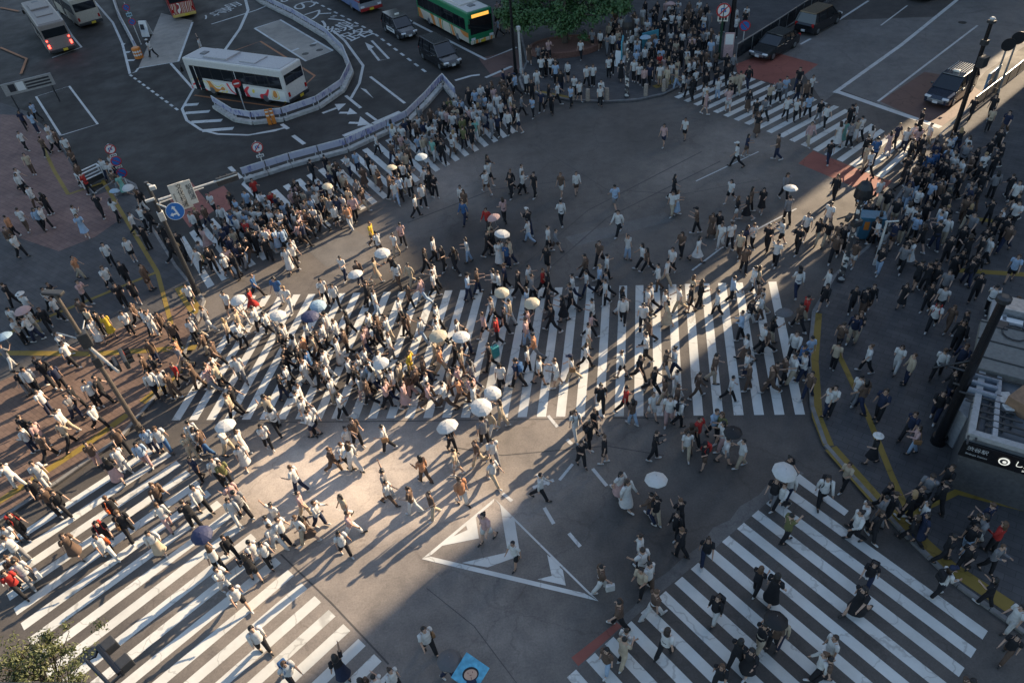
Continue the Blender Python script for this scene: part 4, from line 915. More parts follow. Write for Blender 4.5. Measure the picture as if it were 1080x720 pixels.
roofbox((1069, 375), (3.0, 2.6, .35), rzw, mat('grey_green_roof_panel', (.17, .17, .16), .7, noise=.15), 'roof_panel')
for k in range(4): roofbox((1068, 352 + k * 19), (.05, 2.55, .05), rzw, M_dkgrey, 'panel_seam', .35)
for k in range(7): roofbox((1044 - k * 1.5, 368 + k * 8), (.14, .9, .3), rzw, mat('louvre_blue_grey', (.22, .25, .3), .5), 'louvre', 0, .02)
roofbox((1075, 330), (.9, 1.6, .5), rzw, M_steel, 'air_unit'); roofbox((1062, 338), (.3, 1.1, .2), rzw, M_white, 'duct'); roofbox((1062, 424), (.9, .5, .2), rzw + .5, M_pale, 'duct'); roofbox((1052, 347), (.5, .6, .4), rzw, M_dkgrey, 'air_unit')
for k in range(6): roofbox((1024 + k * 9, 447 - k * 3), (2.0, .07, .07), rzw, M_dkgrey, 'cable_tray', .05); roofbox((1030 + k * 7, 412 + k * 9), (.07, 1.6, .07), rzw, M_dkgrey, 'cable_tray', .14)
c = un(1078, 428, zr) - o0; bm = bmesh.new(); box(bm, (0, 0, .3), (.9, .8, .6), 0, .02); o = link('cardboard_box', bm, mat('cardboard', (.26, .16, .10), .8)); o.location = o0 + Vector((c.x, c.y, zr - .12)); o.rotation_euler = (0, 0, .5); tag(o, 'brown cardboard box left on the station entrance roof', 'box')
bm = bmesh.new(); c = un(1068, 357, zr) - o0; pts = [(c.x + .45 * math.cos(a), c.y + .45 * math.sin(a), zr + .28) for a in [k * .5 for k in range(12)]]; tube(bm, pts, .03, 6); link('hose', bm, M_black, ro)
# planter under the station tree
t = thing('brick_planter', 'round brick planter wall under the dark green station tree', 'planter', un(596, 52, .11))
bm = bmesh.new(); rings(bm, [(0, 0, 0, 3.1, 2.0), (0, 0, .45, 3.1, 2.0), (0, 0, .5, 3.0, 1.9), (0, 0, .5, 2.8, 1.7), (0, 0, .4, 2.75, 1.65)], 36); link('wall', bm, M_brick, t)
# ------------------------------------------------------------------ trees
def leaf_mat(name, cols, rough=.55):
    m = bpy.data.materials.new(name); m.use_nodes = True; t = m.node_tree; b = t.nodes['Principled BSDF']; b.inputs['Roughness'].default_value = rough
    tc = t.nodes.new('ShaderNodeTexCoord'); n = t.nodes.new('ShaderNodeTexNoise'); n.inputs['Scale'].default_value = 2.2; n.inputs['Detail'].default_value = 6; n.inputs['Roughness'].default_value = .8
    t.links.new(tc.outputs['Object'], n.inputs['Vector']); r = t.nodes.new('ShaderNodeValToRGB'); e = r.color_ramp.elements
    e[0].position = .32; e[1].position = .68; e[0].color = (*cols[0], 1); e[1].color = (*cols[2], 1); q = e.new(.5); q.color = (*cols[1], 1)
    t.links.new(n.outputs[0], r.inputs[0]); t.links.new(r.outputs[0], b.inputs['Base Color'])
    b.inputs['Transmission Weight'].default_value = 0
    return m
bark = mat('bark', (.09, .07, .055), .9, noise=.4, scale=6)
def tree(label, base, height, clumps, leaf, nleaf, m, trunk_r, seed, group=None):
    rnd = random.Random(seed); t = thing('tree', label, 'tree', base, 0, group)
    bm = bmesh.new(); top = Vector((0, 0, height * .45))
    tube(bm, [(0, 0, 0), (.05, .02, height * .2), top], [trunk_r * 1.3, trunk_r, trunk_r * .8], 10)
    for c, s in clumps:
        c = Vector(c); mid_ = top.lerp(c, .5) + Vector((rnd.uniform(-.2, .2), rnd.uniform(-.2, .2), .15)); tube(bm, [top * .8, mid_, c], [trunk_r * .6, trunk_r * .35, trunk_r * .1], 6)
        for k in range(4):
            e = c + Vector((rnd.uniform(-s, s), rnd.uniform(-s, s), rnd.uniform(-s * .4, s * .7))) * .8; tube(bm, [mid_, (mid_ + e) / 2 + Vector((0, 0, .1)), e], [trunk_r * .25, trunk_r * .15, .01], 5)
    link('trunk', bm, bark, t)
    vs, fs = [], []
    for c, s in clumps:
        c = Vector(c)
        # sub-clumps give the crown its light and dark bunches
        subs = [c + Vector((rnd.gauss(0, .5), rnd.gauss(0, .5), rnd.gauss(0, .36))) * s for _ in range(16)]
        for k in range(nleaf):
            b = rnd.choice(subs); rr = s * .34
            p_ = b + Vector((rnd.gauss(0, .5), rnd.gauss(0, .5), rnd.gauss(0, .4))) * rr
            n = (p_ - b).normalized() + Vector((rnd.uniform(-.6, .6), rnd.uniform(-.6, .6), rnd.uniform(0, .9))); n.normalize()
            a = n.cross(Vector((rnd.uniform(-1, 1), rnd.uniform(-1, 1), rnd.uniform(-1, 1)))).normalized(); b2 = n.cross(a); l = leaf * rnd.uniform(.6, 1.3)
            i = len(vs); vs += [p_ - a * l, p_ + b2 * l * .45 + n * l * .15, p_ + a * l, p_ - b2 * l * .45 + n * l * .15]; fs.append((i, i + 1, i + 2, i + 3))
    me = bpy.data.meshes.new('crown'); me.from_pydata(vs, [], fs); me.materials.append(m); o = bpy.data.objects.new('crown', me); COL.objects.link(o); o.parent = t
    return t
M_leafA = leaf_mat('plane_leaves', [(.022, .03, .009), (.045, .058, .014), (.10, .10, .022)]); M_leafB = leaf_mat('camphor_leaves', [(.02, .055, .018), (.04, .10, .03), (.075, .16, .045)])
b = un(36, 700, 5.2); b = Vector((b.x, b.y, 0))
tree('thin yellow green street tree at the corner of the lower left zebra crossing', b, 6.0, [((-.3, .2, 5.0), .95), ((.7, .0, 4.8), .65), ((-.9, .0, 4.8), .9), ((.0, -.8, 4.7), .95), ((-.8, -.9, 4.6), .9), ((.8, -1.0, 4.5), .6), ((.2, .6, 5.1), .5), ((-.2, -.2, 5.3), .6), ((1.5, -1.0, 4.4), .4)], .05, 950, M_leafA, .09, 3)
b = un(596, 50, .11)
tree('large dark green tree in the round brick planter of the station', b, 6.0, [((-2.4, .2, 3.0), 1.8), ((0, 1.2, 4.0), 2.0), ((2.4, .3, 3.1), 1.8), ((-1.0, -.8, 2.5), 1.6), ((1.3, -.8, 2.5), 1.5), ((-4.2, .6, 2.9), 1.5), ((4.4, .6, 3.0), 1.5), ((3.6, 1.6, 3.6), 1.3), ((-3.4, 1.8, 3.8), 1.5), ((0, 3.4, 4.6), 2.0), ((2.6, 3.6, 4.2), 1.8), ((-2.6, 3.8, 4.4), 1.9), ((.4, .2, 4.9), 1.3)], .16, 1500, M_leafB, .24, 5)
b = un(588, -12, .11)
tree('dark green tree behind the planter at the top edge', b, 7.0, [((-2.5, 0, 4.5), 2.0), ((0, .5, 5), 2.2), ((2.8, 0, 4.4), 2.0), ((0, -1.2, 4.0), 1.9), ((-1.5, 2, 5.2), 2.0), ((4.6, .4, 4.2), 1.6)], .17, 1300, M_leafB, .26, 8)
PEOPLE = """
@0,0,4
835,165,WKa4 620,170,WKc4 75,470,NK 120,480,LN 75,560,WK 190,530,WT 260,580,WT
@0,90,6
100,170,NK 190,115,LK 175,185,LT 285,270,WTg 390,335,WTg 435,415,TK 470,505,TK 85,530,WK 95,565,WT 170,645,WT 255,690,KK 515,560,RKg 635,468,WN 690,448,WN 675,492,WK 695,545,TT 740,572,MTd 865,665,KK 590,700,KK 245,330,TK 150,440,YT 300,300,WT 335,290,TK
@270,0,4
225,680,KK 285,660,KN 330,680,TK 380,660,WN 415,645,LN 465,655,KK 490,690,WT 500,570,WK6 565,510,LLlH 610,530,WK 640,500,KK 685,455,GK 700,490,TKk 745,550,WK 700,580,YWH 765,580,KN 740,592,MW 600,635,WKb 625,650,YK 575,690,KK 800,470,PK 815,440,TK 860,425,LW 895,375,KK 935,440,TTd 885,480,KK 870,540,VK 905,545,KKs 830,555,WWdH 920,510,MW 840,480,GK 915,460,WKb 975,360,KK 1000,370,PW 1040,300,NK 1045,360,TK 1015,400,WG 985,430,WL 1030,430,WK 990,480,GW 1015,490,NKH 1070,400,WK 1060,470,WT 1065,310,KK 1055,65,YYdH 1020,80,LK 1010,30,KK 1030,20,PK
@520,0,6.547
150,515,LKc4 80,490,KK 225,510,WKa 300,490,OWs 265,560,KT 85,575,TK 60,540,TK 10,600,PK 40,650,GK 125,640,WK 190,665,GK 270,680,LK 330,635,NK 380,590,KK 440,575,WK 400,650,KKg 465,495,KN 430,440,LK 515,435,WKs 330,400,WK 360,395,KK 395,400,WTg 310,320,GK 345,330,KK 380,280,PK 245,310,TKd 535,600,LK 560,530,WK 595,570,WKs 645,460,WK 690,455,WK 740,600,WKb 745,560,WK 820,140,WK 800,170,OKs 870,180,TV 825,235,WK 740,215,WKs 685,210,GKs 605,285,WK 800,400,WK 885,425,KKlg 955,235,WK 40,150,LKb 25,20,PK 60,20,LN 430,410,KK
@640,0,6.547
205,120,WK 165,220,WK 250,60,WT 300,80,GLlH 265,10,KK 410,10,PK 495,10,WWdH 570,20,TK 640,10,WK 690,30,KK 340,80,KK 390,110,KK 400,140,KKcw 320,100,KN 450,100,WK 470,120,WK 540,70,KK 550,140,TK 610,110,KK 675,110,WLlH 445,220,WKk 525,225,WKk 580,220,GKk 380,210,KN 350,230,KK 480,285,YK 440,280,KK 590,290,KKd 630,340,WKd 690,355,TK 760,360,TK 265,330,WKb 310,320,KK 325,325,WK 210,300,LK 190,420,WK 310,410,KKb 290,400,YYd 405,395,PWlH 430,400,KWlH 365,380,RKh 470,340,KK 490,420,YLH 560,380,YTh 610,410,WK 705,420,WK 690,500,KT 620,490,WK 535,510,WKh 570,530,GK 600,540,KK 775,550,WL 840,440,KK 870,520,YT 900,510,YT 930,500,YT 855,570,KW 850,620,PWs 690,590,WK 690,640,PPs 880,380,GK 830,380,KK 720,200,TK 900,120,WK 970,50,WK 960,80,KK 890,60,WK 810,90,TK 520,330,KK 400,300,KK 360,290,KK 390,250,KN 330,160,KK 280,200,KK 240,200,KK 300,250,KK 500,200,KK 610,220,KK 640,170,KK 590,70,KK 560,30,KK 440,30,WK 350,20,KK 60,90,TK 90,170,TT 30,150,KW 90,420,KLl 640,260,KK 600,180,TK 650,60,TK
@700,70,6
545,155,KTlH 595,212,KTsh 650,205,GKb 605,305,KTlg 535,440,NTsH 475,485,WKc 735,440,TNb4 140,335,WKs 5,375,PTs 680,120,YK 740,95,GK 780,75,LG 870,10,KN 945,65,WK 915,100,TK 870,190,TK 790,200,WK 850,212,WK 930,190,LK 1000,220,KG 1045,245,WK 940,362,PY 1065,480,KN 70,690,KK 280,110,WYsH 345,90,WL 425,140,PPs 470,40,YYd 415,90,KK 275,40,KK 210,30,WK 130,55,WKh 170,80,KK 340,10,KN 545,10,KN 85,10,YL 25,10,YY 785,685,GKb 440,55,YW 860,95,KN
@830,90,6
345,242,WWl 375,232,MMd 415,132,KKcb 435,125,WK 420,240,GK 455,215,YWlH 485,202,OK 545,268,WKH 520,330,KK 580,342,BN 520,380,YY 545,420,WT 715,250,NK3 665,305,PTdH 325,578,KK1 300,352,KNb 770,280,WN 820,250,WK 845,270,PK 870,320,WK 920,250,WY 960,370,WK 950,420,BN 870,160,KK4 800,350,KKh 860,430,KK 780,460,KTlH 800,590,NL 980,480,KN 930,540,YT 985,590,WW 930,620,LN 1040,340,WT 1070,450,WK 1010,490,KK 770,520,KK 880,380,KG 900,500,KK 830,500,TK 955,330,KN 1030,400,LK 880,560,KK
@810,0,4
965,405,WK 955,462,YK 880,412,PK 1025,470,PT 950,592,KK 925,650,WK 970,650,WKc 895,630,KKb 820,550,KN 855,580,WK 790,570,LK 770,592,LK 845,612,WK 800,640,WK 715,602,WK 690,650,BK 990,545,KK 870,660,TKs 760,660,KK 830,680,WG 1000,610,KK 905,690,KK 780,700,KK 740,690,KK
@810,180,4
75,20,LKb 290,25,KK1 85,105,TTs1 70,210,WKs 270,140,WG1 175,180,WKs1 225,205,KY1 140,240,KK1 265,215,KY1 10,232,KK 45,302,WKa1 140,415,WN8c 265,422,WWl 255,480,KKsH 375,495,KK2h 450,485,KT2 590,480,KKdH1 310,230,TKs 330,235,KK 380,305,TOsc 490,330,KL1 475,212,WK 460,205,KK 430,140,KK 620,292,WWdhH 665,235,KKs 745,160,WKr 600,60,GLh 720,40,WKb 700,60,LNb 690,110,KTs 820,20,KK 865,50,GKs 710,380,KKbo 725,405,KK 770,425,WK1 700,480,KK1b 755,490,WK1 905,440,KK1 895,350,KK1b 830,340,WKH 780,280,KK1 835,238,KK1 860,280,KK 915,285,KK 950,285,WK 985,180,KK1 1000,165,WK 1035,230,TT 1065,135,WT 1065,50,WKs 1070,100,KK 1060,362,LTs1 975,10,GK 920,10,KKs 965,495,WK 725,560,WKr 790,575,TT 1060,540,LN 380,612,YY1 320,650,TK 640,10,KL 300,270,TK 355,250,WK 870,380,KN 800,360,KKs 930,250,KK 960,220,KKs 1020,200,KK 880,180,GK 850,600,KK 830,640,KK 1040,20,KK 955,130,KK 650,390,KKs 690,400,KKb
@0,180,4
70,165,WTh9 135,160,LKb 160,160,WK 45,275,WK6 390,105,LNb3 300,155,WT 320,190,LKd3 300,367,OT6 430,310,WK3 525,292,WKsH 425,405,WK3 500,390,KK3 320,470,PK6x 590,402,TTsh 480,480,KT3 540,470,KT3s 545,560,TK 590,592,WK 510,600,WK3 610,600,WW3 655,600,TK3 710,640,TK3 775,480,WTs3 800,600,GY 850,580,GW 790,630,WK 845,690,TY 940,515,WTs1h 935,360,WKs3bc 1055,440,BK 1040,500,RRd 985,592,YT 940,630,OK 995,650,WK 1015,560,WT 1065,580,WK 580,160,WK 540,180,WK 610,165,KK 590,240,KKg 345,20,RKg 490,20,MM 460,10,PK 85,525,WKw 30,585,WK 45,630,WK 75,600,KK 160,580,KK 195,480,KK6 175,500,WK 210,540,WKb 320,545,TT 355,590,YK 430,610,ZZd3 370,630,WWl3 395,600,KK 230,690,WTs 15,240,TT 20,195,OT 735,262,KK 700,290,KK 800,180,WK 850,150,TT 880,100,WK 830,305,GV 820,330,WK 845,240,PYdH 895,220,WK 920,150,WK 965,95,KK 940,210,KNH 970,180,BL 985,160,GK 1025,212,RK 1030,90,LK 1060,40,RK 870,330,KK 10,480,KK 100,620,WN 680,240,KK 750,310,KK
@190,200,6
55,145,WK 125,105,PK 85,130,TK 190,20,WN 235,85,WL 295,30,TK 285,200,KK 350,110,PK 405,20,LK 460,100,KK 450,125,WK 545,50,WK 490,132,WK 430,170,WK 390,80,KN 555,140,WG 530,235,OKs 570,195,TL 585,255,LLd 620,140,WK 660,178,KKdH 640,80,LN 690,10,PK 720,32,TK 745,50,KK 735,122,PN3 780,92,GKh 845,20,WN3 920,25,WWdH 1020,42,OO 1050,110,OO 655,378,WWdH3 690,342,WK3 440,540,NK 590,562,BW1 655,622,OW1 1010,430,WT 880,567,WK3 955,602,WK3 410,632,RT 510,180,KK 480,60,TK 600,100,KN 640,220,KK 340,60,LK 560,15,RK 500,20,WK 420,250,KK 470,210,GW
@370,100,6
145,255,WK6 245,155,LTdH 325,190,WK 370,160,TK 430,75,WK 455,140,KO 495,90,TT 515,190,WK 545,240,KK 450,270,YWH 300,345,WK 345,370,YT 265,550,WL3 320,440,WK 230,512,TK 290,400,KK 440,572,WK3 485,485,KK3 460,470,WK 395,640,WKH 60,592,TO 65,462,TTd 165,480,TTd 95,380,LK 30,360,LK 640,192,GK 700,150,VK 755,180,KKs 615,30,VK 590,50,KK 605,120,PK 745,92,PK 770,62,WK 800,40,TTd 715,100,LK 875,40,WWl 920,132,KN 945,30,GK 1010,60,PO 1055,102,WTs 1020,20,WT 975,85,NK 855,385,TT 860,422,WKsc 1010,475,KK 1075,450,WK6 690,582,WK 710,612,TY 705,672,BN 960,660,PK 150,445,WWl 360,455,KK 560,150,KK
@270,180,4
860,70,WW 870,140,LN 970,160,RK1 1040,120,PTs 1005,235,WK 995,250,KK 1020,300,WWl 1055,310,BN3 965,5,WTs 1070,20,KK 720,10,KK3 745,25,KK3 660,105,WKl 575,55,WTs6 600,30,LT 640,20,WK 440,82,OT 385,82,OO 370,112,OO 475,222,ZT6 505,265,WT 575,270,WT 605,225,PT 350,370,WT 420,387,TT 490,372,YWd 585,392,WT 640,392,YT 740,285,WK 705,335,KK 780,325,KT 830,330,KKgH 885,290,WL4 745,405,WK 740,432,WK 690,455,OL 635,490,TKH 885,442,LNc 925,420,TN 595,542,WK 615,600,TK 545,622,WY 755,572,WK 755,612,WK 685,622,WL 840,632,WKbH 880,672,KN 955,602,PKs 1010,622,RK 1000,422,WKh 1020,432,WK 1045,400,NK 1040,580,KK 990,540,GK 455,470,KKh 490,510,WL 375,597,KTH 140,292,WK3 110,650,WK 235,692,YT 30,600,WK 470,600,WKb 460,655,PK 500,615,TK 970,260,KK 1030,550,KKb
@170,290,3.086
210,150,TK 240,160,WK 270,97,WW 300,112,PK 340,130,PWd 395,165,TW 490,165,TTd 520,162,WK 455,205,OK 500,190,KK 470,250,BK 525,250,WW 455,280,WW 390,262,KK 400,300,WK 375,330,KN 565,212,WOlH 600,275,WK 640,262,WK 655,240,WT 650,180,PT 680,130,TT 690,160,KK 730,150,YW 735,195,WT 795,130,TKH 895,150,WK 955,152,KWH 900,240,OY 970,242,YT 990,182,KK 800,250,ZW 845,270,TT 820,300,TT 770,290,YT 655,300,WT 640,330,WP 745,310,OT 780,350,PYd 855,320,WT 860,352,PT 915,350,WT 965,340,OT 1005,280,GT 1010,360,WO 1000,332,PT 930,310,YT 570,390,WT 440,360,WT 475,432,WT 335,400,OW 350,432,WT 320,490,WT 215,362,KK 210,392,YK 235,270,WG3 155,272,WPs 170,292,YK 140,302,PT 90,292,TT 35,290,RK 10,322,TT 45,232,OT 85,482,WK 100,502,OK 240,507,WWl 385,190,KK 425,200,WT 500,290,KK 530,300,WK 700,250,WT 720,350,PT 560,150,WT 590,180,TK 660,340,TT 440,240,KK 545,340,WT 620,300,KK 680,300,OT
@270,360,4
180,182,TY 165,215,WK 185,242,WW 215,302,WTs 345,227,WT 30,252,OW 25,352,WWs 380,82,WK 445,30,WT 470,92,LW 430,130,WPH 545,152,TT 570,122,OT 640,62,ZT 635,130,TP 605,182,PWd 710,132,WT 715,172,WN 795,182,WT 850,172,TT 910,162,PW 1025,100,WK2c 980,12,KK 985,292,YW 820,402,YWs 530,360,WT4h 690,492,OT 830,462,OWs 925,422,TO 990,412,WT 990,500,WO 855,582,OW 640,622,TO 730,642,TT 530,552,OWa 540,592,WT 300,452,TO 350,432,WT 385,442,WW 370,362,WT 400,332,TT 145,532,WT4 170,642,OY 235,682,OT 355,652,OW 60,692,WWa 205,50,BK 110,110,WK 115,25,KK 270,55,WK 840,105,PT
@540,360,4
15,82,NKv 60,30,WK 110,72,WKs 185,82,WWs 250,62,WYch 310,10,WKH 465,47,WKs 540,62,KK3 600,112,KKh 375,182,KK2 480,192,RK 510,252,TLH 595,222,WWs 670,235,WP2 715,247,WKb 700,190,TTs 860,292,LK 890,302,VKs 900,347,WP 790,325,RK 760,355,TT 745,382,WY2 820,432,KTscr 605,387,KK6f 265,295,WWb3 345,290,KK3 325,345,KK3b 290,425,KT3 390,405,KKsa 115,562,WK6 455,552,WPl3 485,592,WWl3 590,650,TT 715,677,KK 910,412,WTs 650,42,TW 700,130,WW 790,135,TT 1000,52,WT 1010,100,TT 650,150,TY 690,30,WT 860,60,TT 930,150,WT
@700,370,6
545,22,TT 700,102,TT 785,52,TT 910,22,WT 945,142,TT 90,152,WT 1065,242,WT 840,30,WT
@740,280,6
205,78,LK6 110,168,WK 320,222,KW 400,152,WY 380,125,TT 340,12,WG 625,22,LN8bc 265,302,LK 300,442,WTl 610,422,WT 675,200,RY 640,245,TT 705,462,LN 820,32,WW 800,132,KKsH 975,132,KKs1h 1050,152,KT 1015,302,YY 890,392,TT 400,382,WK 430,402,TK 560,582,TT
@540,180,4
205,15,TWs 270,10,WTs 435,65,LGs 450,170,WK 690,25,KK 700,90,WLlH 680,95,WO 785,165,TK4c 930,40,WKrs 955,115,KWs 1015,75,TKH 1000,110,KKdH 1065,80,KKdH 850,185,TKd 880,175,KY 890,225,WW 930,225,WK 970,265,YT 990,240,NK 1025,230,WK 720,265,TK 790,280,WKd 490,280,WL3a 555,310,WK 575,330,TK 680,330,WK 655,375,WY 620,400,WT 370,300,TK 310,355,TK 400,360,WK 370,405,LK 400,430,GK 395,465,WK4 255,440,WT 315,425,WT 205,130,WK 65,170,KNc 65,210,WL 150,240,WK 180,250,GTs 145,325,KKs 40,10,WK6 90,15,KK 65,405,WK 20,430,KK 80,445,GK 125,415,RK 150,430,KK 60,500,LK 150,510,KKd 165,570,KKh 215,535,KKdH 65,590,PK 55,630,PL 90,690,OG 465,495,KO 470,540,WKb2 555,560,WK2 575,500,WT 645,510,WT 660,555,YKdH 710,490,WY 765,450,YW 760,490,KKsh 800,470,KK 870,510,YWd 935,450,LK6 990,330,TK2 1045,410,YK 1020,545,KW 1060,530,WT 975,600,LK 1000,690,WT 340,550,WK 320,650,WO 570,690,WK 580,620,TK 250,500,KK 245,480,GK 590,480,WT 330,600,OT
@810,360,4
440,22,WT 570,22,WW 500,212,YT 395,152,WT 420,172,TT 290,192,WT 80,62,TT 40,92,TT 190,132,TT 150,22,BT 300,12,OT 620,62,YT 470,402,WK4wd 350,517,YK1f 255,575,WKb2h 90,492,KK 40,582,KG1 75,602,WK 630,300,WK 645,367,PLh 745,215,KT 810,242,WK 750,40,OK 840,22,WK 830,92,KKs 800,132,KT 780,532,PK 695,572,GK 660,617,KK 755,602,KK 685,682,WP 515,602,KK 540,645,KT 500,662,GG 430,682,WK 950,692,NK 620,640,KK 870,60,KK
@540,540,4
830,110,KN2 700,5,KK 720,78,KK 545,102,WT 555,162,WK 580,222,WT 550,242,YT 375,232,TWg 455,382,TK 605,337,TW 480,502,WK 400,582,TLH 470,545,YT 655,502,WT 1050,242,KKH 870,362,KW1b 965,547,KKH 1015,582,KKl 890,642,KK 1065,482,KT 5,130,WTs 
@810,540,4
100,17,VK6a 455,212,KN1b 415,317,KKl1 40,272,KKl 45,470,TK 285,532,WT 245,602,WT 265,622,TK 770,242,WTbc 970,292,KKH 785,102,KK6 870,142,KK 880,62,WL 985,142,WK3 890,22,KK 1000,52,RK 680,12,PTd 400,2,WK 640,22,KK 480,2,KK 1060,522,KO 1075,402,WW 860,712,TK 930,20,GW
@0,540,4
35,10,KKr3 400,42,KKr3 255,95,TKd3 395,97,WWo3 620,85,WTl3 490,2,KKh 870,127,TNh 935,102,KK3 1050,127,WW 905,240,WW3 1030,190,KKs 970,312,WKs3 1060,492,WK3 20,110,WG 25,192,TT3 60,212,WTg 10,252,RK 5,60,WK
@270,540,4
165,22,WT 190,22,TYd 40,22,WW 55,62,WW 85,32,WK 15,132,WT 375,2,PW 345,87,WK3 110,632,WTv 330,612,KNlHa 705,492,WKh3 560,662,WK 440,712,TW 500,702,WW 960,12,OWs 1075,132,WW
@0,360,4
95,117,WT3 210,107,NK3 140,72,KT 150,212,WT 285,192,KK 355,172,WK 390,152,KK 270,232,GN 235,292,WY 240,347,YK 370,272,WK 75,322,KK 130,347,PG 80,372,WT 150,397,TK 10,522,WW 130,512,WW3 115,582,KK 170,622,TK 215,632,KK 255,10,WK6 470,367,TK3 360,432,TP3 475,452,WW3 570,432,LP 600,372,LN 650,367,WB3 440,497,KPl 445,662,KKo 635,602,TKh3 660,692,WP 810,617,WT3 770,682,KKg 790,347,WK 830,377,TB 770,397,YY3 800,492,NK 885,492,WK 920,512,VK3 985,382,WW 1000,442,WWdH3 960,602,PW 955,662,WW3 985,640,GK 985,67,WG3 880,72,WT 860,97,PWs 970,192,TK 950,232,YK 720,97,RK6 790,97,TY6 735,2,OT 620,2,TT 590,62,TT 630,72,KK 615,132,WK 665,127,WK 880,2,TK 60,130,KG 160,80,KK
"""
# ------------------------------------------------------------------ people
import numpy as np
PAL = {'W': ('white', (.60, .59, .57)), 'K': ('black', (.022, .022, .025)), 'G': ('grey', (.2, .2, .21)), 'N': ('navy', (.025, .033, .065)), 'B': ('blue', (.05, .12, .26)),
       'L': ('pale blue', (.33, .43, .56)), 'R': ('red', (.38, .035, .03)), 'P': ('pink', (.5, .33, .31)), 'O': ('peach', (.5, .24, .13)), 'Y': ('beige', (.46, .38, .28)),
       'T': ('brown', (.12, .08, .06)), 'V': ('olive', (.16, .16, .07)), 'M': ('mint', (.2, .42, .36)), 'Z': ('yellow', (.62, .42, .05))}
CLOTH = {k: mat(v[0].replace(' ', '_') + '_cloth', v[1], .85, noise=.14, scale=7, spec=.2) for k, v in PAL.items()}
SKIN = [mat('skin_light', (.52, .34, .25), .6, noise=.05, spec=.3), mat('skin_tan', (.42, .26, .18), .6, noise=.05, spec=.3)]
HAIR = [mat('black_hair', (.012, .011, .011), .45, noise=.1), mat('dark_brown_hair', (.035, .022, .015), .45, noise=.1), mat('brown_hair', (.10, .055, .03), .5, noise=.1), mat('fair_hair', (.30, .20, .10), .5, noise=.1)]
SHOE = [mat('white_shoes', (.55, .55, .54), .6, noise=.05), mat('black_shoes', (.02, .02, .02), .5, noise=.05)]
EYE = mat('eye_dark', (.02, .015, .012), .3, noise=0)
POSES = {   # leg swing/knee bend left, right; arms (forward, outward, elbow bend) left, right; lean
    'stride': ((25, 4), (-22, 24), (-22, 8, 22), (22, 8, 25), 4), 'stride_back': ((-22, 26), (25, 4), (22, 8, 25), (-22, 8, 22), 4),
    'step': ((16, 4), (-15, 14), (-14, 9, 18), (15, 9, 20), 2), 'step_back': ((-15, 15), (16, 4), (15, 9, 20), (-14, 9, 18), 2),
    'walk': ((22, 6), (-19, 28), (-16, 7, 30), (14, 10, 40), 3), 'walk_back': ((-20, 30), (20, 3), (20, 7, 35), (-12, 8, 12), 3), 'pass': ((6, 3), (-2, 38), (-5, 6, 15), (6, 9, 25), 2), 'pass_back': ((-3, 40), (7, 2), (8, 9, 60), (-4, 6, 14), 3),
    'carry': ((14, 3), (-14, 20), (10, 14, 95), (-10, 7, 15), 2), 'hands_front': ((12, 8), (-10, 12), (12, 4, 80), (12, 4, 85), 3), 'stroll': ((11, 6), (-12, 10), (-3, 5, 8), (2, 6, 10), 0),
    'stand': ((2, 0), (-2, 2), (0, 10, 14), (4, 10, 18), 0), 'stand_bag': ((5, 4), (-4, 3), (6, 8, 80), (-2, 12, 10), 0),
    'phone': ((13, 5), (-12, 12), (18, 10, 95), (22, 2, 105), 5), 'holding_up': ((14, 4), (-13, 13), (-12, 9, 20), (38, 6, 95), 1),
    'arm_up': ((8, 2), (-8, 6), (-6, 10, 15), (158, 12, 12), 0)}
def joints(pose):
    (la, lk), (ra, rk), lar, rar, lean = POSES[pose]; J = {}
    def leg(s, a, k):
        h = Vector((s * .088, 0, .90)); kn = h + Vector((0, math.sin(R(a)), -math.cos(R(a)))) * .43; b = a - k
        an = kn + Vector((0, math.sin(R(b)), -math.cos(R(b)))) * .41; f = max(-.9, min(.5, R(b) * .9))
        return h, kn, an, an + Vector((0, math.cos(f) * .15, math.sin(f) * .15 - .045)), an + Vector((0, -.05, -.035))
    J['L'] = leg(-1, la, lk); J['R'] = leg(1, ra, rk)
    dz = min(J['L'][2].z, J['R'][2].z, J['L'][3].z + .04, J['R'][3].z + .04) - .07
    ln = math.sin(R(lean))
    def up(z, y=0.0): return Vector((0, y + ln * (z - .9), z))
    J['pel'], J['waist'], J['chest'], J['neck'], J['head'], J['top'] = up(.93), up(1.10, .005), up(1.30, .0), up(1.46, .0), up(1.575, .02), up(1.66, .025)
    def arm(s, f, o, e):
        sh = up(1.405) + Vector((s * .178, 0, 0)); d = Vector((s * math.sin(R(o)), math.sin(R(f)), -math.cos(R(f)))).normalized(); el = sh + d * .28
        g = f + e; d2 = Vector((s * (math.sin(R(o)) - .22 * min(1, e / 90)), math.sin(R(g)), -math.cos(R(g)))).normalized(); wr = el + d2 * .24
        return sh, el, wr, wr + d2 * .085, d2
    J['AL'] = arm(-1, *lar); J['AR'] = arm(1, *rar)
    for k in J:
        if isinstance(J[k], tuple): J[k] = tuple(v - Vector((0, 0, dz)) if i < 4 or k in 'LR' else v for i, v in enumerate(J[k]))
        else: J[k] = J[k] - Vector((0, 0, dz))
    return J
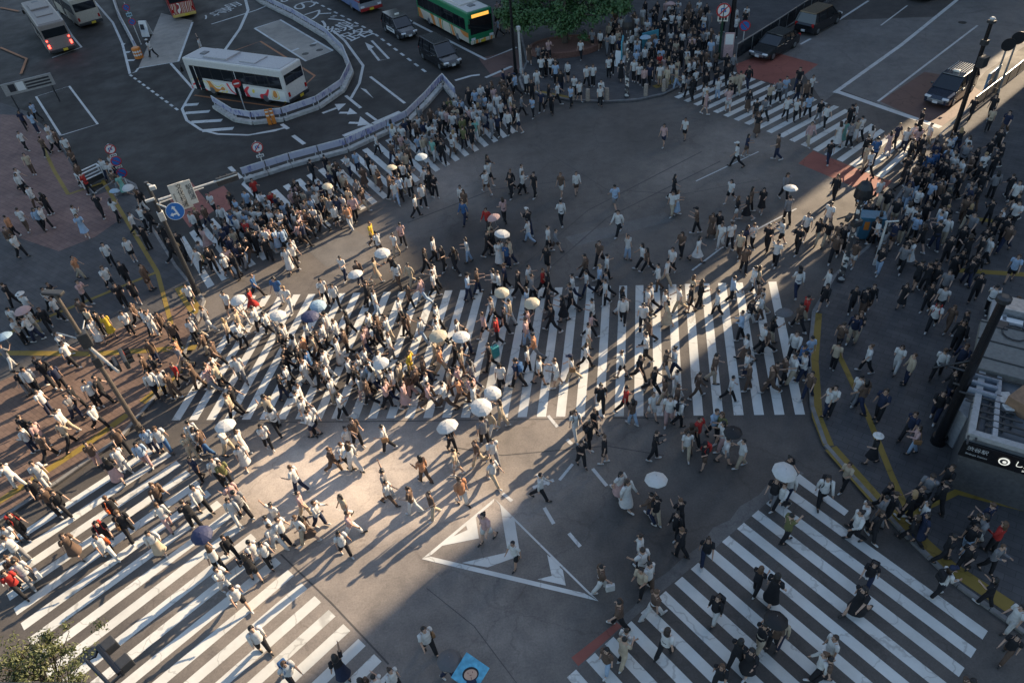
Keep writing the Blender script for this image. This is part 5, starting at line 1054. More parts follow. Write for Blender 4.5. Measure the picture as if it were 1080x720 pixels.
def skinned(verts, edges, radii, sub=1):
    me = bpy.data.meshes.new('figure'); me.from_pydata(verts, edges, []); o = bpy.data.objects.new('figure', me); COL.objects.link(o)
    o.modifiers.new('skin', 'SKIN'); sv_ = me.skin_vertices[0].data
    for i, r in enumerate(radii): sv_[i].radius = r if hasattr(r, '__len__') else (r, r); sv_[i].use_root = (i == 0)
    m = o.modifiers.new('smooth', 'SUBSURF'); m.levels = sub; m.render_levels = sub
    bpy.context.view_layer.update(); dg = bpy.context.evaluated_depsgraph_get(); r = bpy.data.meshes.new_from_object(o.evaluated_get(dg)); bpy.data.objects.remove(o); bpy.data.meshes.remove(me)
    return r
def body_mesh(pose):
    J = joints(pose); V, E, S = [], [], []
    def add(p, r, parent=None):
        V.append(tuple(p)); S.append(r)
        if parent is not None: E.append((parent, len(V) - 1))
        return len(V) - 1
    pel = add(J['pel'], (.125, .10)); wa = add(J['waist'], (.118, .095), pel); ch = add(J['chest'], (.135, .105), wa); ne = add(J['neck'], (.052, .052), ch); he = add(J['head'], (.072, .085), ne); add(J['top'], (.07, .085), he)
    for s in 'LR':
        h, k, a, t, hl = J[s]; i = add(h, .085, pel); i = add(k, .056, i); i = add(k.lerp(a, .35), .058, i); i = add(a, .038, i); add(t, .03, i)
    for s in ('AL', 'AR'):
        sh, el, wr, ha, d = J[s]; i = add(sh, .056, ch); i = add(el, .039, i); i = add(wr, .026, i); add(ha, (.036, .018), i)
    me = skinned(V, E, S); bm = bmesh.new(); bm.from_mesh(me); bpy.data.meshes.remove(me)
    hc = J['head'].lerp(J['top'], .5); fy = hc.y + .088
    tube(bm, [(0, fy - .02, hc.z + .015), (0, fy + .008, hc.z - .012), (0, fy + .016, hc.z - .03), (0, fy - .015, hc.z - .042)], [.008, .012, .016, .006], 5)
    for s in (-1, 1):
        ball(bm, (s * .031, fy - .014, hc.z + .008), (.012, .009, .009), 6, 4, 1); ball(bm, (s * .083, hc.y - .005, hc.z - .01), (.012, .022, .032), 6, 4, 0)
    box(bm, (0, fy - .012, hc.z - .066), (.045, .016, .010), mi=1)
    for s in ('AL', 'AR'):
        sh, el, wr, ha, d = J[s]; sd_ = 1 if s == 'AR' else -1; side = Vector((0, 1, 0)).cross(d); side = side.normalized() if side.length > .1 else Vector((1, 0, 0)); cu_ = d.cross(side).normalized()
        for k, l in ((-1.5, .062), (-.5, .075), (.5, .07), (1.5, .052)):
            b = ha + cu_ * k * .017; tube(bm, [b - d * .02, b + d * l * .5, b + d * l * .85 + side * -.018 * sd_], [.010, .0095, .007], 5)
        tube(bm, [wr + d * .03, wr + d * .06 + cu_ * .045, wr + d * .10 + cu_ * .05], [.012, .011, .008], 5)
    fixn(bm); me = bpy.data.meshes.new('person'); bm.to_mesh(me); bm.free()
    me.materials.append(SKIN[0]); me.materials.append(EYE)
    for p in me.polygons: p.use_smooth = True
    return me
def fin(bm, name, m, smooth=True):
    fixn(bm); me = bpy.data.meshes.new(name); bm.to_mesh(me); bm.free(); me.materials.append(m)
    for p in me.polygons: p.use_smooth = smooth
    return me
def torso(bm, J, hem):
    c = lambda t, a, b: J[a].lerp(J[b], t)
    pts = [(J['pel'] + Vector((0, 0, hem)), .168, .128), (J['pel'], .166, .126), (J['waist'], .150, .112), (J['chest'], .176, .124), (J['chest'].lerp(J['neck'], .55), .168, .105), (J['chest'].lerp(J['neck'], .82), .10, .075), (J['neck'], .068, .064)]
    rings(bm, [(p.x, p.y, p.z, a, b) for p, a, b in pts], 12, cap0=False, cap1=False)
def shirt_mesh(pose, long_):
    J = joints(pose); bm = bmesh.new(); torso(bm, J, -.10)
    for s in ('AL', 'AR'):
        sh, el, wr, ha, d = J[s]; inn = sh + (J['chest'] - sh) * .35 + Vector((0, 0, .06))
        tube(bm, [inn, sh, sh.lerp(el, .55), sh.lerp(el, .72)] if not long_ else [inn, sh, el, wr], [.06, .074, .068, .07] if not long_ else [.06, .072, .055, .042], 8, cap=True)
    return fin(bm, 'shirt', CLOTH['W'])
def trousers_mesh(pose, short):
    J = joints(pose); bm = bmesh.new(); p = J['pel']
    rings(bm, [(p.x, p.y, p.z + .10, .148, .113), (p.x, p.y, p.z, .160, .123), (p.x, p.y, p.z - .10, .158, .122)], 12)
    for s in 'LR':
        h, k, a, t, hl = J[s]; ins = Vector((h.x * .85, 0, h.z + .02))
        if short: tube(bm, [ins, h.lerp(k, .3), h.lerp(k, .82)], [.09, .098, .092], 9)
        else: tube(bm, [ins, h.lerp(k, .35), k, k.lerp(a, .5), a + (k - a) * .06], [.088, .096, .078, .072, .064], 9)
    return fin(bm, 'trousers', CLOTH['K'])
def skirt_mesh(pose, kind):
    J = joints(pose); bm = bmesh.new(); p = J['pel']; zk = (J['L'][1].z + J['R'][1].z) / 2; za = min(J['L'][2].z, J['R'][2].z)
    sp = max(abs(J['L'][1].y), abs(J['R'][1].y)); bot = zk - .06 if kind == 'k' else za + .2; fl = .03 if kind == 'k' else .03
    n = 16; rs = [(p.z + .10, .15, .115, 0), (p.z - .06, .175, .14, .05), ((p.z + bot) / 2, .195, .16 + sp * .4, .5), (bot, .22 + fl, .17 + sp * (.75 if kind == 'k' else .45) + fl, 1)]; RR = []
    for z, rx, ry, wv in rs: RR.append([bm.verts.new((p.x + rx * math.cos(a) * (1 + .06 * wv * math.cos(4 * a)), p.y + ry * math.sin(a) * (1 + .06 * wv * math.sin(5 * a)), z)) for a in [2 * math.pi * k / n for k in range(n)]])
    for A, B in zip(RR, RR[1:]):
        for k in range(n): bm.faces.new((A[k], A[(k + 1) % n], B[(k + 1) % n], B[k]))
    return fin(bm, 'skirt', CLOTH['K'])
def dress_mesh(pose):
    a = shirt_mesh(pose, False); b = skirt_mesh(pose, 'l' if pose in ('stand', 'step', 'step_back') else 'k'); bm = bmesh.new(); bm.from_mesh(a); bm.from_mesh(b); bpy.data.meshes.remove(a); bpy.data.meshes.remove(b)
    return fin(bm, 'dress', CLOTH['W'])
def shoe_mesh(pose, s):
    J = joints(pose); bm = bmesh.new()
    if s:
        h, k, a, t, hl = J[s]; f = (t - hl).normalized(); tube(bm, [hl - f * .035, hl + f * .03, hl.lerp(t, .6), t + f * .03, t + f * .055], [.026, .046, .046, .042, .022], 8, flat=.8, up=(1, 0, 0))
        tube(bm, [a + Vector((0, 0, -.03)), a + Vector((0, 0, .03))], [.046, .044], 8)
    return fin(bm, 'shoe', SHOE[0])
def hair_mesh(pose, kind):
    J = joints(pose); bm = bmesh.new(); hc = J['head'].lerp(J['top'], .5)
    ball(bm, (hc.x, hc.y - .018, hc.z + .028), (.092, .100, .092), 12, 8)
    bmesh.ops.delete(bm, geom=[v for v in bm.verts if v.co.z < hc.z - .062 or (v.co.y > hc.y + .045 and v.co.z < hc.z + .07)], context='VERTS')
    if kind == 'long':
        rings(bm, [(hc.x, hc.y - .035, hc.z + .03, .098, .085), (hc.x, hc.y - .055, hc.z - .08, .105, .07), (hc.x, hc.y - .085, hc.z - .22, .10, .05), (hc.x, hc.y - .085, hc.z - .33, .07, .03)], 10)
        bmesh.ops.delete(bm, geom=[v for v in bm.verts if v.co.y > hc.y + .075 and v.co.z < hc.z - .0], context='VERTS')
    if kind == 'bun': ball(bm, (hc.x, hc.y - .10, hc.z + .07), (.045, .045, .045), 8, 6)
    return fin(bm, 'hair', HAIR[0])
def cap_mesh(pose, wide):
    J = joints(pose); bm = bmesh.new(); hc = J['head'].lerp(J['top'], .5); z = hc.z + .035
    if wide: rings(bm, [(hc.x, hc.y, z, .22, .23), (hc.x, hc.y, z + .012, .21, .22), (hc.x, hc.y, z + .02, .108, .118), (hc.x, hc.y, z + .10, .098, .108), (hc.x, hc.y, z + .12, .06, .07)], 14)
    else:
        rings(bm, [(hc.x, hc.y - .01, z, .104, .118), (hc.x, hc.y - .01, z + .06, .098, .108), (hc.x, hc.y - .01, z + .095, .05, .06)], 12); box(bm, (hc.x, hc.y + .14, z + .012), (.15, .12, .015), bev=.006)
    return fin(bm, 'cap', CLOTH['W'])
CACHE = {}
def part(fn, *k):
    key = (fn.__name__,) + k
    if key not in CACHE: CACHE[key] = fn(*k)
    return CACHE[key]
# ---- the list: head position in the photo, top and bottom colour, traits, walking direction
def parse(txt):
    ox = oy = 0; s = 1.0; out = []
    for ln in txt.split('\n'):
        ln = ln.strip()
        if not ln: continue
        if ln[0] == '@': ox, oy, s = [float(v) for v in ln[1:].split(',')]; continue
        for tok in ln.split():
            x, y, c = tok.split(','); x = ox + float(x) / s; y = oy + float(y) / s
            d = [ch for ch in c[2:] if ch.isdigit()]
            out.append(dict(x=x, y=y, top=c[0], bot=c[1], fl=''.join(ch for ch in c[2:] if not ch.isdigit()), dir=int(d[0]) if d else 0))
    return out
def inside(p, poly):
    r = False; j = len(poly) - 1
    for i in range(len(poly)):
        a, b = poly[i], poly[j]
        if (a.y > p.y) != (b.y > p.y) and p.x < (b.x - a.x) * (p.y - a.y) / (b.y - a.y) + a.x: r = not r
        j = i
    return r
WALKS = [('left pavement', P(LEFTWALK)), ('station pavement', P(TOPWALK)), ('right pavement', P(RIGHTWALK))]
ZQ = {k: [ZEBRA[k][0][0], ZEBRA[k][-1][0], ZEBRA[k][-1][1], ZEBRA[k][0][1]] for k in ZEBRA}
def where(g):
    for n, q in WALKS:
        if inside(g, q): return n
    for k, q in ZQ.items():
        if k == 'D':
            q = [z[0] for z in ZEBRA['D']] + [z[1] for z in ZEBRA['D']][::-1]
        if inside(g, q): return k
    return 'road'
PADV = {1: (-1, 1), 2: (0, 1), 3: (1, 1), 4: (-1, 0), 6: (1, 0), 7: (-1, -1), 8: (0, -1), 9: (1, -1)}
DEFD = {'A': (4, 6), 'B': (7, 3), 'C': (9, 1), 'D': (9, 1, 3), 'E': (7, 3), 'left pavement': (6, 3, 9, 4), 'right pavement': (1, 7, 4, 9), 'station pavement': (2, 3, 1, 8), 'road': (4, 6, 3, 7, 1)}
rnd = random.Random(11)
RAW = parse(PEOPLE)
for q in RAW:
    if q['top'] == 'O' and rnd.random() < .7: q['top'] = rnd.choice('WYPYWG')
    if q['bot'] == 'T' and rnd.random() < .7: q['bot'] = rnd.choice('KNGYKN')
    if q['bot'] == 'O': q['bot'] = rnd.choice('YWT')
# the packed waiting rows along the barrier and outside the station
for n_, f_ in ((95, lambda: (lambda t, k: (215 + 150 * t + 22 * k, 247 - 72 * t + 38 * k - 12))(rnd.random(), rnd.random())), (60, lambda: (lambda t, k: (400 + 125 * t + 25 * k, 150 - 62 * t + 34 * k - 12))(rnd.random(), rnd.random())),
               (75, lambda: (rnd.uniform(638, 762), rnd.uniform(2, 74))), (45, lambda: (lambda t, k: (900 + 95 * t + 50 * k, 200 - 70 * t + 75 * k))(rnd.random(), rnd.random()))):
    for _ in range(n_):
        x, y = f_(); RAW.append(dict(x=x, y=y, top=rnd.choice('WWWKKKGNLPYT'), bot=rnd.choice('KKKNGYT'), fl=rnd.choice(('', '', '', 'H', 's')), dir=0))
# umbrellas: canopy position, colour, who holds it
UMB = [(445, 166, 'white and pale blue', 1), (402.5, 266, 'white', 1), (376, 290, 'white', 1), (291, 332, 'white', 1), (334, 321, 'pale blue', 1), (325, 334, 'navy', 1), (522.5, 230, 'pink', 1), (529, 247, 'white', 1), (529, 307.5, 'cream', 1),
       (462.5, 354, 'cream', 1), (485, 356, 'white', 1), (402.5, 382, 'white', 1), (517, 413, 'white', 1), (506, 428, 'white', 1), (474, 450, 'white', 1), (236, 449, 'white', 1), (212.5, 562, 'navy', 1), (692.5, 507.5, 'white', 1.05), (827.5, 495, 'white', 1.05),
       (135, 197, 'white', 1), (119, 203, 'pale blue', .8), (24, 327, 'pink', 1), (4, 355, 'pale blue', 1), (834, 199, 'white', 1), (828, 331, 'grey', 1), (819, 655, 'black', 1), (472, 697, 'grey', .95), (681, 39, 'pale blue', 1.1), (707, 5, 'pink', 1), (562, 319, 'cream', .95), (775, 456, 'black', .8),
       (343.5, 196, 'cream', .8), (412, 177, 'cream', .8), (252, 315, 'white', 1)]
UC = {'white': (.66, .66, .65), 'white and pale blue': (.60, .66, .68), 'pale blue': (.34, .48, .60), 'navy': (.045, .055, .13), 'pink': (.55, .38, .36), 'cream': (.58, .52, .40), 'grey': (.13, .13, .14), 'black': (.02, .02, .023)}
for x, y, c, s in UMB:
    g = un(x, y, 2.0); hx = pr((g.x, g.y, 1.6))
    RAW.insert(0, dict(x=hx[0], y=hx[1], top=rnd.choice('WKYWG'), bot=rnd.choice('KNYW'), fl='u', dir=0, umb=(g, c, s)))
PPL = []
for q in RAW:
    hs = rnd.uniform(.92, 1.04) * (.96 if 'H' in q['fl'] or 'd' in q['fl'] else 1.0); q['s'] = hs; q['w'] = rnd.uniform(.9, 1.14)
    if any(abs(o['x'] - q['x']) < 3.2 and abs(o['y'] - q['y']) < 3.6 for o in PPL): continue
    g = un(q['x'], q['y'], 1.60 * hs); g.z = 0; z = where(g); q['zone'] = z
    if z.endswith('pavement'): g = un(q['x'], q['y'], 1.60 * hs + .11); g.z = .11
    if z == 'right pavement' and q['top'] in 'WYP' and rnd.random() < .3: q['top'] = rnd.choice('KNKG')
    q['g'] = g; q['depth'] = pr(g)[2]
    d = q['dir'] or rnd.choice(DEFD[z]); dx, dy = PADV[d]; fx, fy, _ = pr(g); v = un(fx + dx * 8, fy + dy * 8) - un(fx, fy); q['rz'] = math.atan2(v.y, v.x) - math.pi / 2 + rnd.uniform(-.25, .25)
    fl = q['fl']
    moving = z in 'ABCDE' or z == 'road' or rnd.random() < .55 or q['dir']
    q['pose'] = 'holding_up' if 'u' in fl else 'arm_up' if 'a' in fl else 'phone' if 'f' in fl or rnd.random() < .09 else rnd.choice(('stride', 'stride_back', 'step', 'step_back', 'walk', 'walk_back', 'pass', 'pass_back', 'carry', 'hands_front', 'stroll')) if moving else rnd.choice(('stand', 'stand_bag', 'step', 'phone'))
    if 'umb' in q: ha = Matrix.Rotation(q['rz'], 3, 'Z') @ joints('holding_up')['AR'][3]; q['g'] = Vector((q['umb'][0].x - ha.x * .9, q['umb'][0].y - ha.y * .9, q['g'].z))
    q['kind'] = 'd' if 'd' in fl else 'k' if 'k' in fl else 'l' if 'l' in fl else 's' if 's' in fl else 'p'
    q['hair'] = 'long' if 'H' in fl or 'd' in fl or 'l' in fl or 'k' in fl else rnd.choice(('short', 'short', 'short', 'long', 'bun'))
    q['hc'] = rnd.choice((0, 0, 0, 0, 1, 1, 2)) if rnd.random() < .97 else 3; q['shoe'] = 0 if rnd.random() < .55 else 1; q['long'] = rnd.random() < .22; q['sk'] = rnd.choice((0, 0, 1))
    PPL.append(q)
def onscreen(q):
    f = pr(q['g']); h = pr(q['g'] + Vector((0, 0, 1.7))); return -4 < f[0] < 1084 and h[1] < 722 and f[1] > -2
vis = [q for q in PPL if onscreen(q)]
vis.sort(key=lambda q: q['depth'] - (8 if 'umb' in q else 0))
NEAR, FAR = vis[:300], vis[300:] + [q for q in PPL if not onscreen(q)]
def pieces(q):
    """(part name, mesh, material) for one person"""
    p = q['pose']; out = [('hair', part(hair_mesh, p, q['hair']), HAIR[q['hc']])]
    if q['kind'] == 'd': out.append(('dress', part(dress_mesh, p), CLOTH[q['top']]))
    else:
        out.append(('shirt', part(shirt_mesh, p, q['long']), CLOTH[q['top']]))
        if q['kind'] in 'kl': out.append(('skirt', part(skirt_mesh, p, q['kind']), CLOTH[q['bot']]))
        else: out.append(('shorts' if q['kind'] == 's' else 'trousers', part(trousers_mesh, p, q['kind'] == 's'), CLOTH[q['bot']]))
    out.append(('shoe', part(shoe_mesh, p, 'L'), SHOE[q['shoe']])); out.append(('shoe', part(shoe_mesh, p, 'R'), SHOE[q['shoe']]))
    if 'c' in q['fl'] or 'w' in q['fl']: out.append(('cap', part(cap_mesh, p, 'w' in q['fl']), CLOTH['W' if 'w' in q['fl'] else rnd.choice('WKN')]))
    return out
# ---- words that single a person out
TOPW = {k: v[0] for k, v in PAL.items()}
def look(q):
    t = TOPW[q['top']]; b = TOPW[q['bot']]
    if q['kind'] == 'd': s = 'person in %s dress' % t
    else: s = 'person in %s top, %s %s' % (t, b, {'p': 'trousers', 's': 'shorts', 'k': 'skirt', 'l': 'long skirt'}[q['kind']])
    f = q['fl']
    for ch, wd in (('c', 'capped '), ('w', 'hatted ')):
        if ch in f: s = wd + s.replace('person in ', 'person, '); break
    return s
ORD = lambda n: '%d%s' % (n, 'th' if 10 < n % 100 < 14 else {1: 'st', 2: 'nd', 3: 'rd'}.get(n % 10, 'th'))
ZN = {'A': ('centre', 'paving'), 'B': ('lower-left', 'paving'), 'C': ('lower-right', 'kerb'), 'D': ('upper-left', 'pole'), 'E': ('upper-right', 'bollards')}
ENDS = {'A': ('near end', 'middle', 'far end'), 'B': ('road end', 'middle', 'pavement end'), 'C': ('road end', 'middle', 'kerb end'), 'D': ('road end', 'middle', 'barrier end'), 'E': ('road end', 'middle', 'traffic end')}
def zebra_place(q):
    k = q['zone']; best = None
    for i, (a, b) in enumerate(ZEBRA[k]):
        d = b - a; t = max(0, min(1, (q['g'] - a).dot(d) / d.length_squared)); e = (a + d * t - q['g']).length
        if best is None or e < best[0]: best = (e, i, t)
    _, i, t = best; q['zi'] = (k, i, 0 if t < .34 else 1 if t < .67 else 2)
    return '%s of %s crossing\'s %s stripe from %s' % (ENDS[k][q['zi'][2]], ZN[k][0], ORD(i + 1), ZN[k][1])
MARKS = []
for nm, px in (('grey signal pole', (208, 309)), ('brown street pole', (147, 452)), ('street tree', (20, 740)), ('painted triangle', (538, 582)), ('bell lamp', (886, 296)), ('blue cabinet', (915, 249)), ('pale thin pole', (922, 279)), ('camera pole', (1002, 152)),
               ('thick black pole', (989, 466)), ('leaflet column', (1004, 462)), ('sign fascia', (1045, 485)), ('tube barricade', (101, 194)), ('round signs', (135, 196)), ('white bus', (265, 112)), ('red strip', (628, 680)), ('blue taxi', (985, 115)),
               ('tactile strip', (900, 498)), ('centre crossing', (600, 439)), ('yellow crossroads', (165, 287)), ('turning sign', (281, 184)), ('pink paving', (72, 262)), ('lower-left crossing', (345, 640)), ('upper yellow line', (1038, 232)), ('lower yellow line', (1050, 288)), ('lower-right kerb', (1000, 596)), ('upper-right crossing', (800, 135)), ('upper-left crossing', (400, 212)), ('lower-right crossing', (700, 622)), ('stone bollards', (650, 104))):
    MARKS.append((nm, un(*px)))
def place_of(q):
    if q['zone'] in ZEBRA: return zebra_place(q)
    ms = sorted(MARKS, key=lambda m: (m[1] - q['g']).length); nm, ref = ms[0]; v = (q['g'] - ref); best = None
    for n2, r2 in ms[1:10]:
        w_ = r2 - ref; c = v.normalized().dot(w_.normalized()) - .01 * (r2 - q['g']).length
        if best is None or c > best[0]: best = (c, n2)
    q['mk'] = (nm, ref, best[1])
    return 'by %s toward %s' % (nm, best[1])
NTH = ('first', 'second', 'third', 'fourth', 'fifth', 'sixth', 'seventh', 'eighth', 'ninth')
def spread(qs, key='label'):
    """look-alikes at one place are told apart by their order from the landmark the label names"""
    by_ = {}
    for q in qs: by_.setdefault(q[key], []).append(q)
    for l, g in by_.items():
        if len(g) < 2: continue
        z = g[0]['zone']
        ref = (ZEBRA[z][0][0] + ZEBRA[z][0][1]) / 2 if z in ZEBRA else g[0]['mk'][1]
        g.sort(key=lambda q: (q['g'] - ref).length)
        for i, q in enumerate(g): q[key] = NTH[i] + ' ' + q[key]
def label_all(qs):
    for q in qs: q['look'] = look(q); q['place'] = place_of(q); q['label'] = q['look'] + (', ' if q['zone'] in ZEBRA else ' ') + q['place']
    spread(qs)
label_all(NEAR)
seen = {}
for q in NEAR:
    assert True
    seen.setdefault(q['label'], []).append(q)
print('DUP LABELS', sum(len(v) - 1 for v in seen.values()), 'PEOPLE', len(PPL), 'NEAR', len(NEAR), 'LONG', sum(len(q['label'].split()) > 16 for q in NEAR))
GROUPS = {'A': 'pedestrians on the centre zebra crossing', 'B': 'pedestrians on the lower left zebra crossing', 'C': 'pedestrians on the lower right zebra crossing', 'D': 'pedestrians on the zebra crossing along the barrier', 'E': 'pedestrians on the street zebra crossing', 'road': 'pedestrians crossing the open asphalt', 'left pavement': 'pedestrians on the left pavement', 'right pavement': 'pedestrians on the right pavement', 'station pavement': 'pedestrians on the station pavement'}
def setmat(o, m, slot=0):
    s = o.material_slots[slot]; s.link = 'OBJECT'; s.material = m
for q in NEAR:
    me = part(body_mesh, q['pose']); o = bpy.data.objects.new('person', me); COL.objects.link(o); setmat(o, SKIN[q['sk']])
    o.location = q['g']; o.rotation_euler = (0, 0, q['rz']); o.scale = (q['s'] * q['w'], q['s'] * q['w'], q['s']); q['obj'] = o
    tag(o, q['label'], 'person', GROUPS[q['zone']])
    for nm, pm, m in pieces(q):
        c = bpy.data.objects.new(nm, pm); COL.objects.link(c); c.parent = o; setmat(c, m)
# ---- the rest of the crowd as one object
vc, lc, pc, mats_, mi_ = [], [], [], [], {}
def mindex(m):
    if m.name not in mi_: mi_[m.name] = len(mats_); mats_.append(m)
    return mi_[m.name]
ARR = {}
def arr(me):
    if me.name not in ARR:
        v = np.empty(len(me.vertices) * 3, 'f'); me.vertices.foreach_get('co', v); l = np.empty(len(me.loops), 'i'); me.loops.foreach_get('vertex_index', l)
        t = np.empty(len(me.polygons), 'i'); me.polygons.foreach_get('loop_total', t); k = np.empty(len(me.polygons), 'i'); me.polygons.foreach_get('material_index', k); ARR[me.name] = (v.reshape(-1, 3), l, t, k)
    return ARR[me.name]
nv = 0; VV, LL, TT, KK = [], [], [], []
for q in FAR:
    c, s = math.cos(q['rz']), math.sin(q['rz']); M = np.array([[c, -s, 0], [s, c, 0], [0, 0, 1]], 'f') * np.array([[q['w'] * q['s'], q['w'] * q['s'], q['s']]], 'f'); T = np.array(q['g'], 'f')
    for nm, pm, m in [('body', part(body_mesh, q['pose']), SKIN[q['sk']])] + pieces(q):
        v, l, t, k = arr(pm); VV.append(v @ M.T + T); LL.append(l + nv); TT.append(t); a = mindex(m)
        KK.append(np.where(k == 0, a, mindex(EYE)) if nm == 'body' else np.full(len(t), a)); nv += len(v)
VV = np.concatenate(VV); LL = np.concatenate(LL); TT = np.concatenate(TT); KK = np.concatenate(KK)
me = bpy.data.meshes.new('crowd'); me.vertices.add(len(VV)); me.vertices.foreach_set('co', VV.ravel()); me.loops.add(len(LL)); me.loops.foreach_set('vertex_index', LL.astype('i')); me.polygons.add(len(TT))
me.polygons.foreach_set('loop_start', np.concatenate([[0], np.cumsum(TT)[:-1]]).astype('i'))
try: me.polygons.foreach_set('loop_total', TT.astype('i'))
except Exception: pass
for m in mats_: me.materials.append(m)
me.polygons.foreach_set('material_index', KK.astype('i')); me.update(calc_edges=True); me.polygons.foreach_set('use_smooth', np.ones(len(TT), bool)); me.validate()
o = bpy.data.objects.new('crowd', me); COL.objects.link(o); o['kind'] = 'stuff'; tag(o, 'dense far crowd of pedestrians waiting and crossing beyond the nearest few hundred', 'crowd')
# ---- umbrellas
def umbrella(q, label):
    g, colr, s = q['umb']; J = joints('holding_up'); ha = J['AR'][3] * q['s']; hw = Matrix.Rotation(q['rz'], 3, 'Z') @ ha + q['g']
    tip = Vector((g.x, g.y, 2.12)) + Vector((rnd.uniform(-.13, .13), rnd.uniform(-.13, .13), rnd.uniform(-.05, .05))); ax = (tip - hw).normalized()
    t = thing('umbrella', label, 'umbrella', hw, 0, 'umbrellas held by pedestrians'); rot = ax.to_track_quat('Z', 'Y').to_matrix(); top = (tip - hw).length + .05; r = .42 * s * rnd.uniform(.9, 1.1); n = 8
    m = mat('umbrella_' + colr.replace(' ', '_'), UC[colr], .6, noise=.06)
    b_ = m.node_tree.nodes['Principled BSDF']
    if 'Translucent BSDF' not in m.node_tree.nodes:
        tl = m.node_tree.nodes.new('ShaderNodeBsdfTranslucent'); tl.inputs[0].default_value = (*UC[colr], 1); mx = m.node_tree.nodes.new('ShaderNodeMixShader'); mx.inputs[0].default_value = .22
        out_ = m.node_tree.nodes['Material Output']; m.node_tree.links.new(b_.outputs[0], mx.inputs[1]); m.node_tree.links.new(tl.outputs[0], mx.inputs[2]); m.node_tree.links.new(mx.outputs[0], out_.inputs[0])
    bm = bmesh.new(); prof = [(1.0, -.20), (.97, -.165), (.72, -.075), (.4, -.02), (.06, .01)]; RR = []
    for k_, z in prof: RR.append([bm.verts.new(rot @ Vector((r * k_ * math.cos(a) * (1 if j % 2 == 0 else .95), r * k_ * math.sin(a) * (1 if j % 2 == 0 else .95), top + z * s))) for j, a in enumerate([math.pi * j / n for j in range(2 * n)])])
    for A, B in zip(RR, RR[1:]):
        for k in range(2 * n): bm.faces.new((A[k], A[(k + 1) % (2 * n)], B[(k + 1) % (2 * n)], B[k]))
    bm.faces.new(RR[-1]); bmesh.ops.recalc_face_normals(bm, faces=bm.faces[:]); bmesh.ops.solidify(bm, geom=bm.faces[:], thickness=.004); link('canopy', bm, m, t)
    bm = bmesh.new(); tube(bm, [rot @ Vector((0, 0, -.05)), rot @ Vector((0, 0, top + .06))], .009, 6); link('shaft', bm, M_steel, t)
    bm = bmesh.new(); tube(bm, [rot @ Vector((0, 0, -.09)), rot @ Vector((0, 0, .05))], .018, 8); link('handle', bm, M_black, t)
    bm = bmesh.new()
    for k in range(n):
        a = 2 * math.pi * k / n + math.pi / (2 * n) * 0; d = Vector((math.cos(a), math.sin(a), 0)); tube(bm, [rot @ (d * .02 + Vector((0, 0, top - .03))), rot @ (d * r * .7 + Vector((0, 0, top - .09 * s)))], .005, 4)
    link('ribs', bm, M_steel, t)
us = [q for q in PPL if 'umb' in q and q in vis]
for q in us: q['ulab'] = '%s umbrella held at %s' % (q['umb'][1].replace('white and pale blue', 'white-and-blue'), place_of(q)) if q['zone'] in ZEBRA else '%s umbrella held %s' % (q['umb'][1], place_of(q))
spread(us, 'ulab')
for q in us: umbrella(q, q['ulab'])
# ---- bags and cases
BAGS = {'b': ('backpack', 'black', CLOTH['K']), 'r': ('backpack', 'red', CLOTH['R']), 'v': ('backpack', 'blue', CLOTH['B']), 'h': ('shoulder_bag', 'brown', mat('tan_leather', (.24, .13, .06), .5)), 'g': ('shopping_bag', 'white', CLOTH['W']), 'o': ('shoulder_bag', 'orange', mat('orange_bag', (.62, .12, .03), .5)), 'x': ('suitcase', 'black', M_black)}
def bag(q, ch):
    name, colr, m = BAGS[ch]; lb = q['blab']
    t = thing(name, ' '.join(lb.split()[:16]), name.replace('_', ' '), q['g'], q['rz'], name.replace('_', ' ') + 's carried by pedestrians'); t.scale = (q['s'],) * 3; J = joints(q['pose'])
    if name == 'backpack':
        c = J['chest'] + Vector((0, -.20, -.03)); bm = bmesh.new(); box(bm, c, (.29, .15, .42), bev=.05); box(bm, c + Vector((0, -.09, -.08)), (.22, .06, .2), bev=.02); link('bag', bm, m, t)
        for s in (-1, 1):
            bm = bmesh.new(); tube(bm, [c + Vector((s * .1, .06, .2)), J['chest'] + Vector((s * .11, .0, .17)), J['chest'] + Vector((s * .11, .135, .02)), J['waist'] + Vector((s * .14, .06, 0))], .018, 6); link('strap', bm, m, t)
    elif name == 'suitcase':
        bm = bmesh.new(); box(bm, (.34, -.3, .33), (.24, .4, .54), bev=.05); link('case', bm, m, t); bm = bmesh.new(); tube(bm, [(.28, -.2, .6), (.28, -.1, .95), (.4, -.1, .95), (.4, -.2, .6)], .014, 6); link('handle', bm, M_steel, t)
    else:
        s = 1 if name == 'shopping_bag' else -1; h = J['AR'][3] if s > 0 else J['pel'] + Vector((-.23, -.02, .05)); bm = bmesh.new()
        if name == 'shopping_bag':
            c = h + Vector((.03, 0, -.30)); box(bm, c, (.13, .34, .36), bev=.02); link('bag', bm, m, t); bm = bmesh.new(); tube(bm, [c + Vector((0, -.09, .17)), h + Vector((.02, 0, 0)), c + Vector((0, .09, .17))], .01, 5); link('handle', bm, m, t)
        else:
            box(bm, h, (.11, .30, .24), bev=.04); link('bag', bm, m, t); bm = bmesh.new(); tube(bm, [h + Vector((0, .1, .1)), J['chest'] + Vector((-.15, .06, .17)), J['chest'] + Vector((-.13, -.06, .17)), h + Vector((0, -.1, .1))], .012, 5); link('strap', bm, m, t)
bs = [(q, [ch for ch in 'brvhgox' if ch in q['fl']][0]) for q in NEAR if any(ch in q['fl'] for ch in 'brvhgox')]
for q, ch in bs: q['blab'] = '%s %s carried %s' % (BAGS[ch][1], BAGS[ch][0].replace('_', ' '), ('at ' if q['zone'] in ZEBRA else '') + q['place'])
spread([q for q, ch in bs], 'blab')
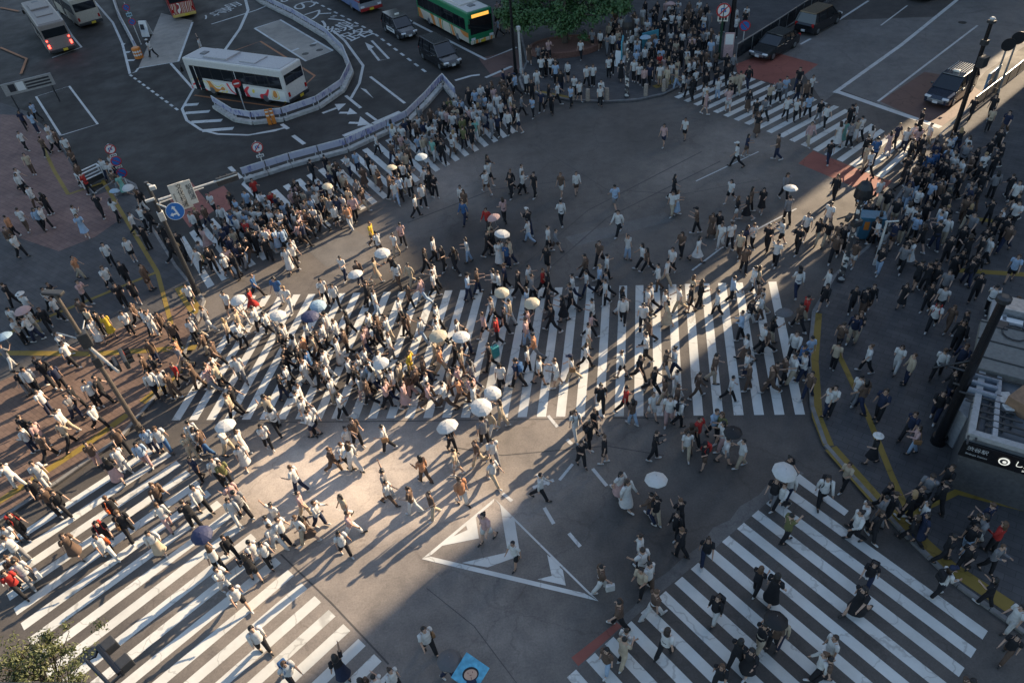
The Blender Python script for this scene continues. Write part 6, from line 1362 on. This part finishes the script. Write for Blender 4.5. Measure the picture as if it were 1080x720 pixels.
for q, ch in bs: bag(q, ch)
# a teal suitcase and a portrait placard
p = un(522.5, 376); t = thing('suitcase', 'teal suitcase standing on the centre zebra crossing', 'suitcase', p, .6); bm = bmesh.new(); box(bm, (0, 0, .35), (.42, .26, .62), bev=.06); link('case', bm, mat('teal_shell', (.06, .33, .33), .4), t)
bm = bmesh.new(); tube(bm, [(-.1, -.05, .6), (-.1, -.05, .95), (.1, -.05, .95), (.1, -.05, .6)], .013, 6); link('handle', bm, M_steel, t)
c = un(496, 709, 1.9); t = thing('placard', 'blue portrait placard held up on one corner at the lower edge', 'placard', (c.x, c.y, 0)); tc_ = Vector((0, 0, CAMH)) - c; qn = tc_.normalized().lerp(Vector((0, 0, 1)), .25).normalized()
Mp = Matrix.Translation((0, 0, 1.9)) @ qn.to_track_quat('Z', 'Y').to_matrix().to_4x4() @ Matrix.Rotation(R(40), 4, 'Z')
def pl(bm, o): o_ = link(o[0], bm, o[1], o[2]); o_.matrix_basis = Mp; return o_
bm = bmesh.new(); box(bm, (0, 0, 0), (.84, .84, .03), bev=.006); pb = pl(bm, ('board', mat('placard_blue', (.10, .36, .52), .5, noise=.3, scale=6), t))
def flat(bm, rx, ry, z, cx=0, cy=0, n=24): sheet(bm, [(cx + rx * math.cos(a) * .707 - ry * math.sin(a) * .707, cy + rx * math.cos(a) * .707 + ry * math.sin(a) * .707) for a in [2 * math.pi * k / n for k in range(n)]], z)
for nm, m, args in (('print', HAIR[0], (.20, .25, .020, -.03, -.03)), ('print', SKIN[0], (.15, .20, .024, -.04, -.04)), ('print', CLOTH['N'], (.34, .16, .022, -.27, -.25))):
    bm = bmesh.new(); flat(bm, *args); x = link(nm, bm, m, pb)
bm = bmesh.new()
for cx, cy, rx, ry in ((-.05, .05, .03, .012), (.05, -.05, .03, .012), (-.11, -.11, .05, .012), (-.05, -.05, .012, .04)): flat(bm, rx, ry, .028, cx, cy, 10)
link('print', bm, mat('placard_features', (.2, .08, .07), .6), pb)
bm = bmesh.new(); tube(bm, [(0, 0, 1.1), (0, 0, 1.85)], .016, 8); link('stick', bm, mat('pale_wood', (.42, .32, .2), .7), t)
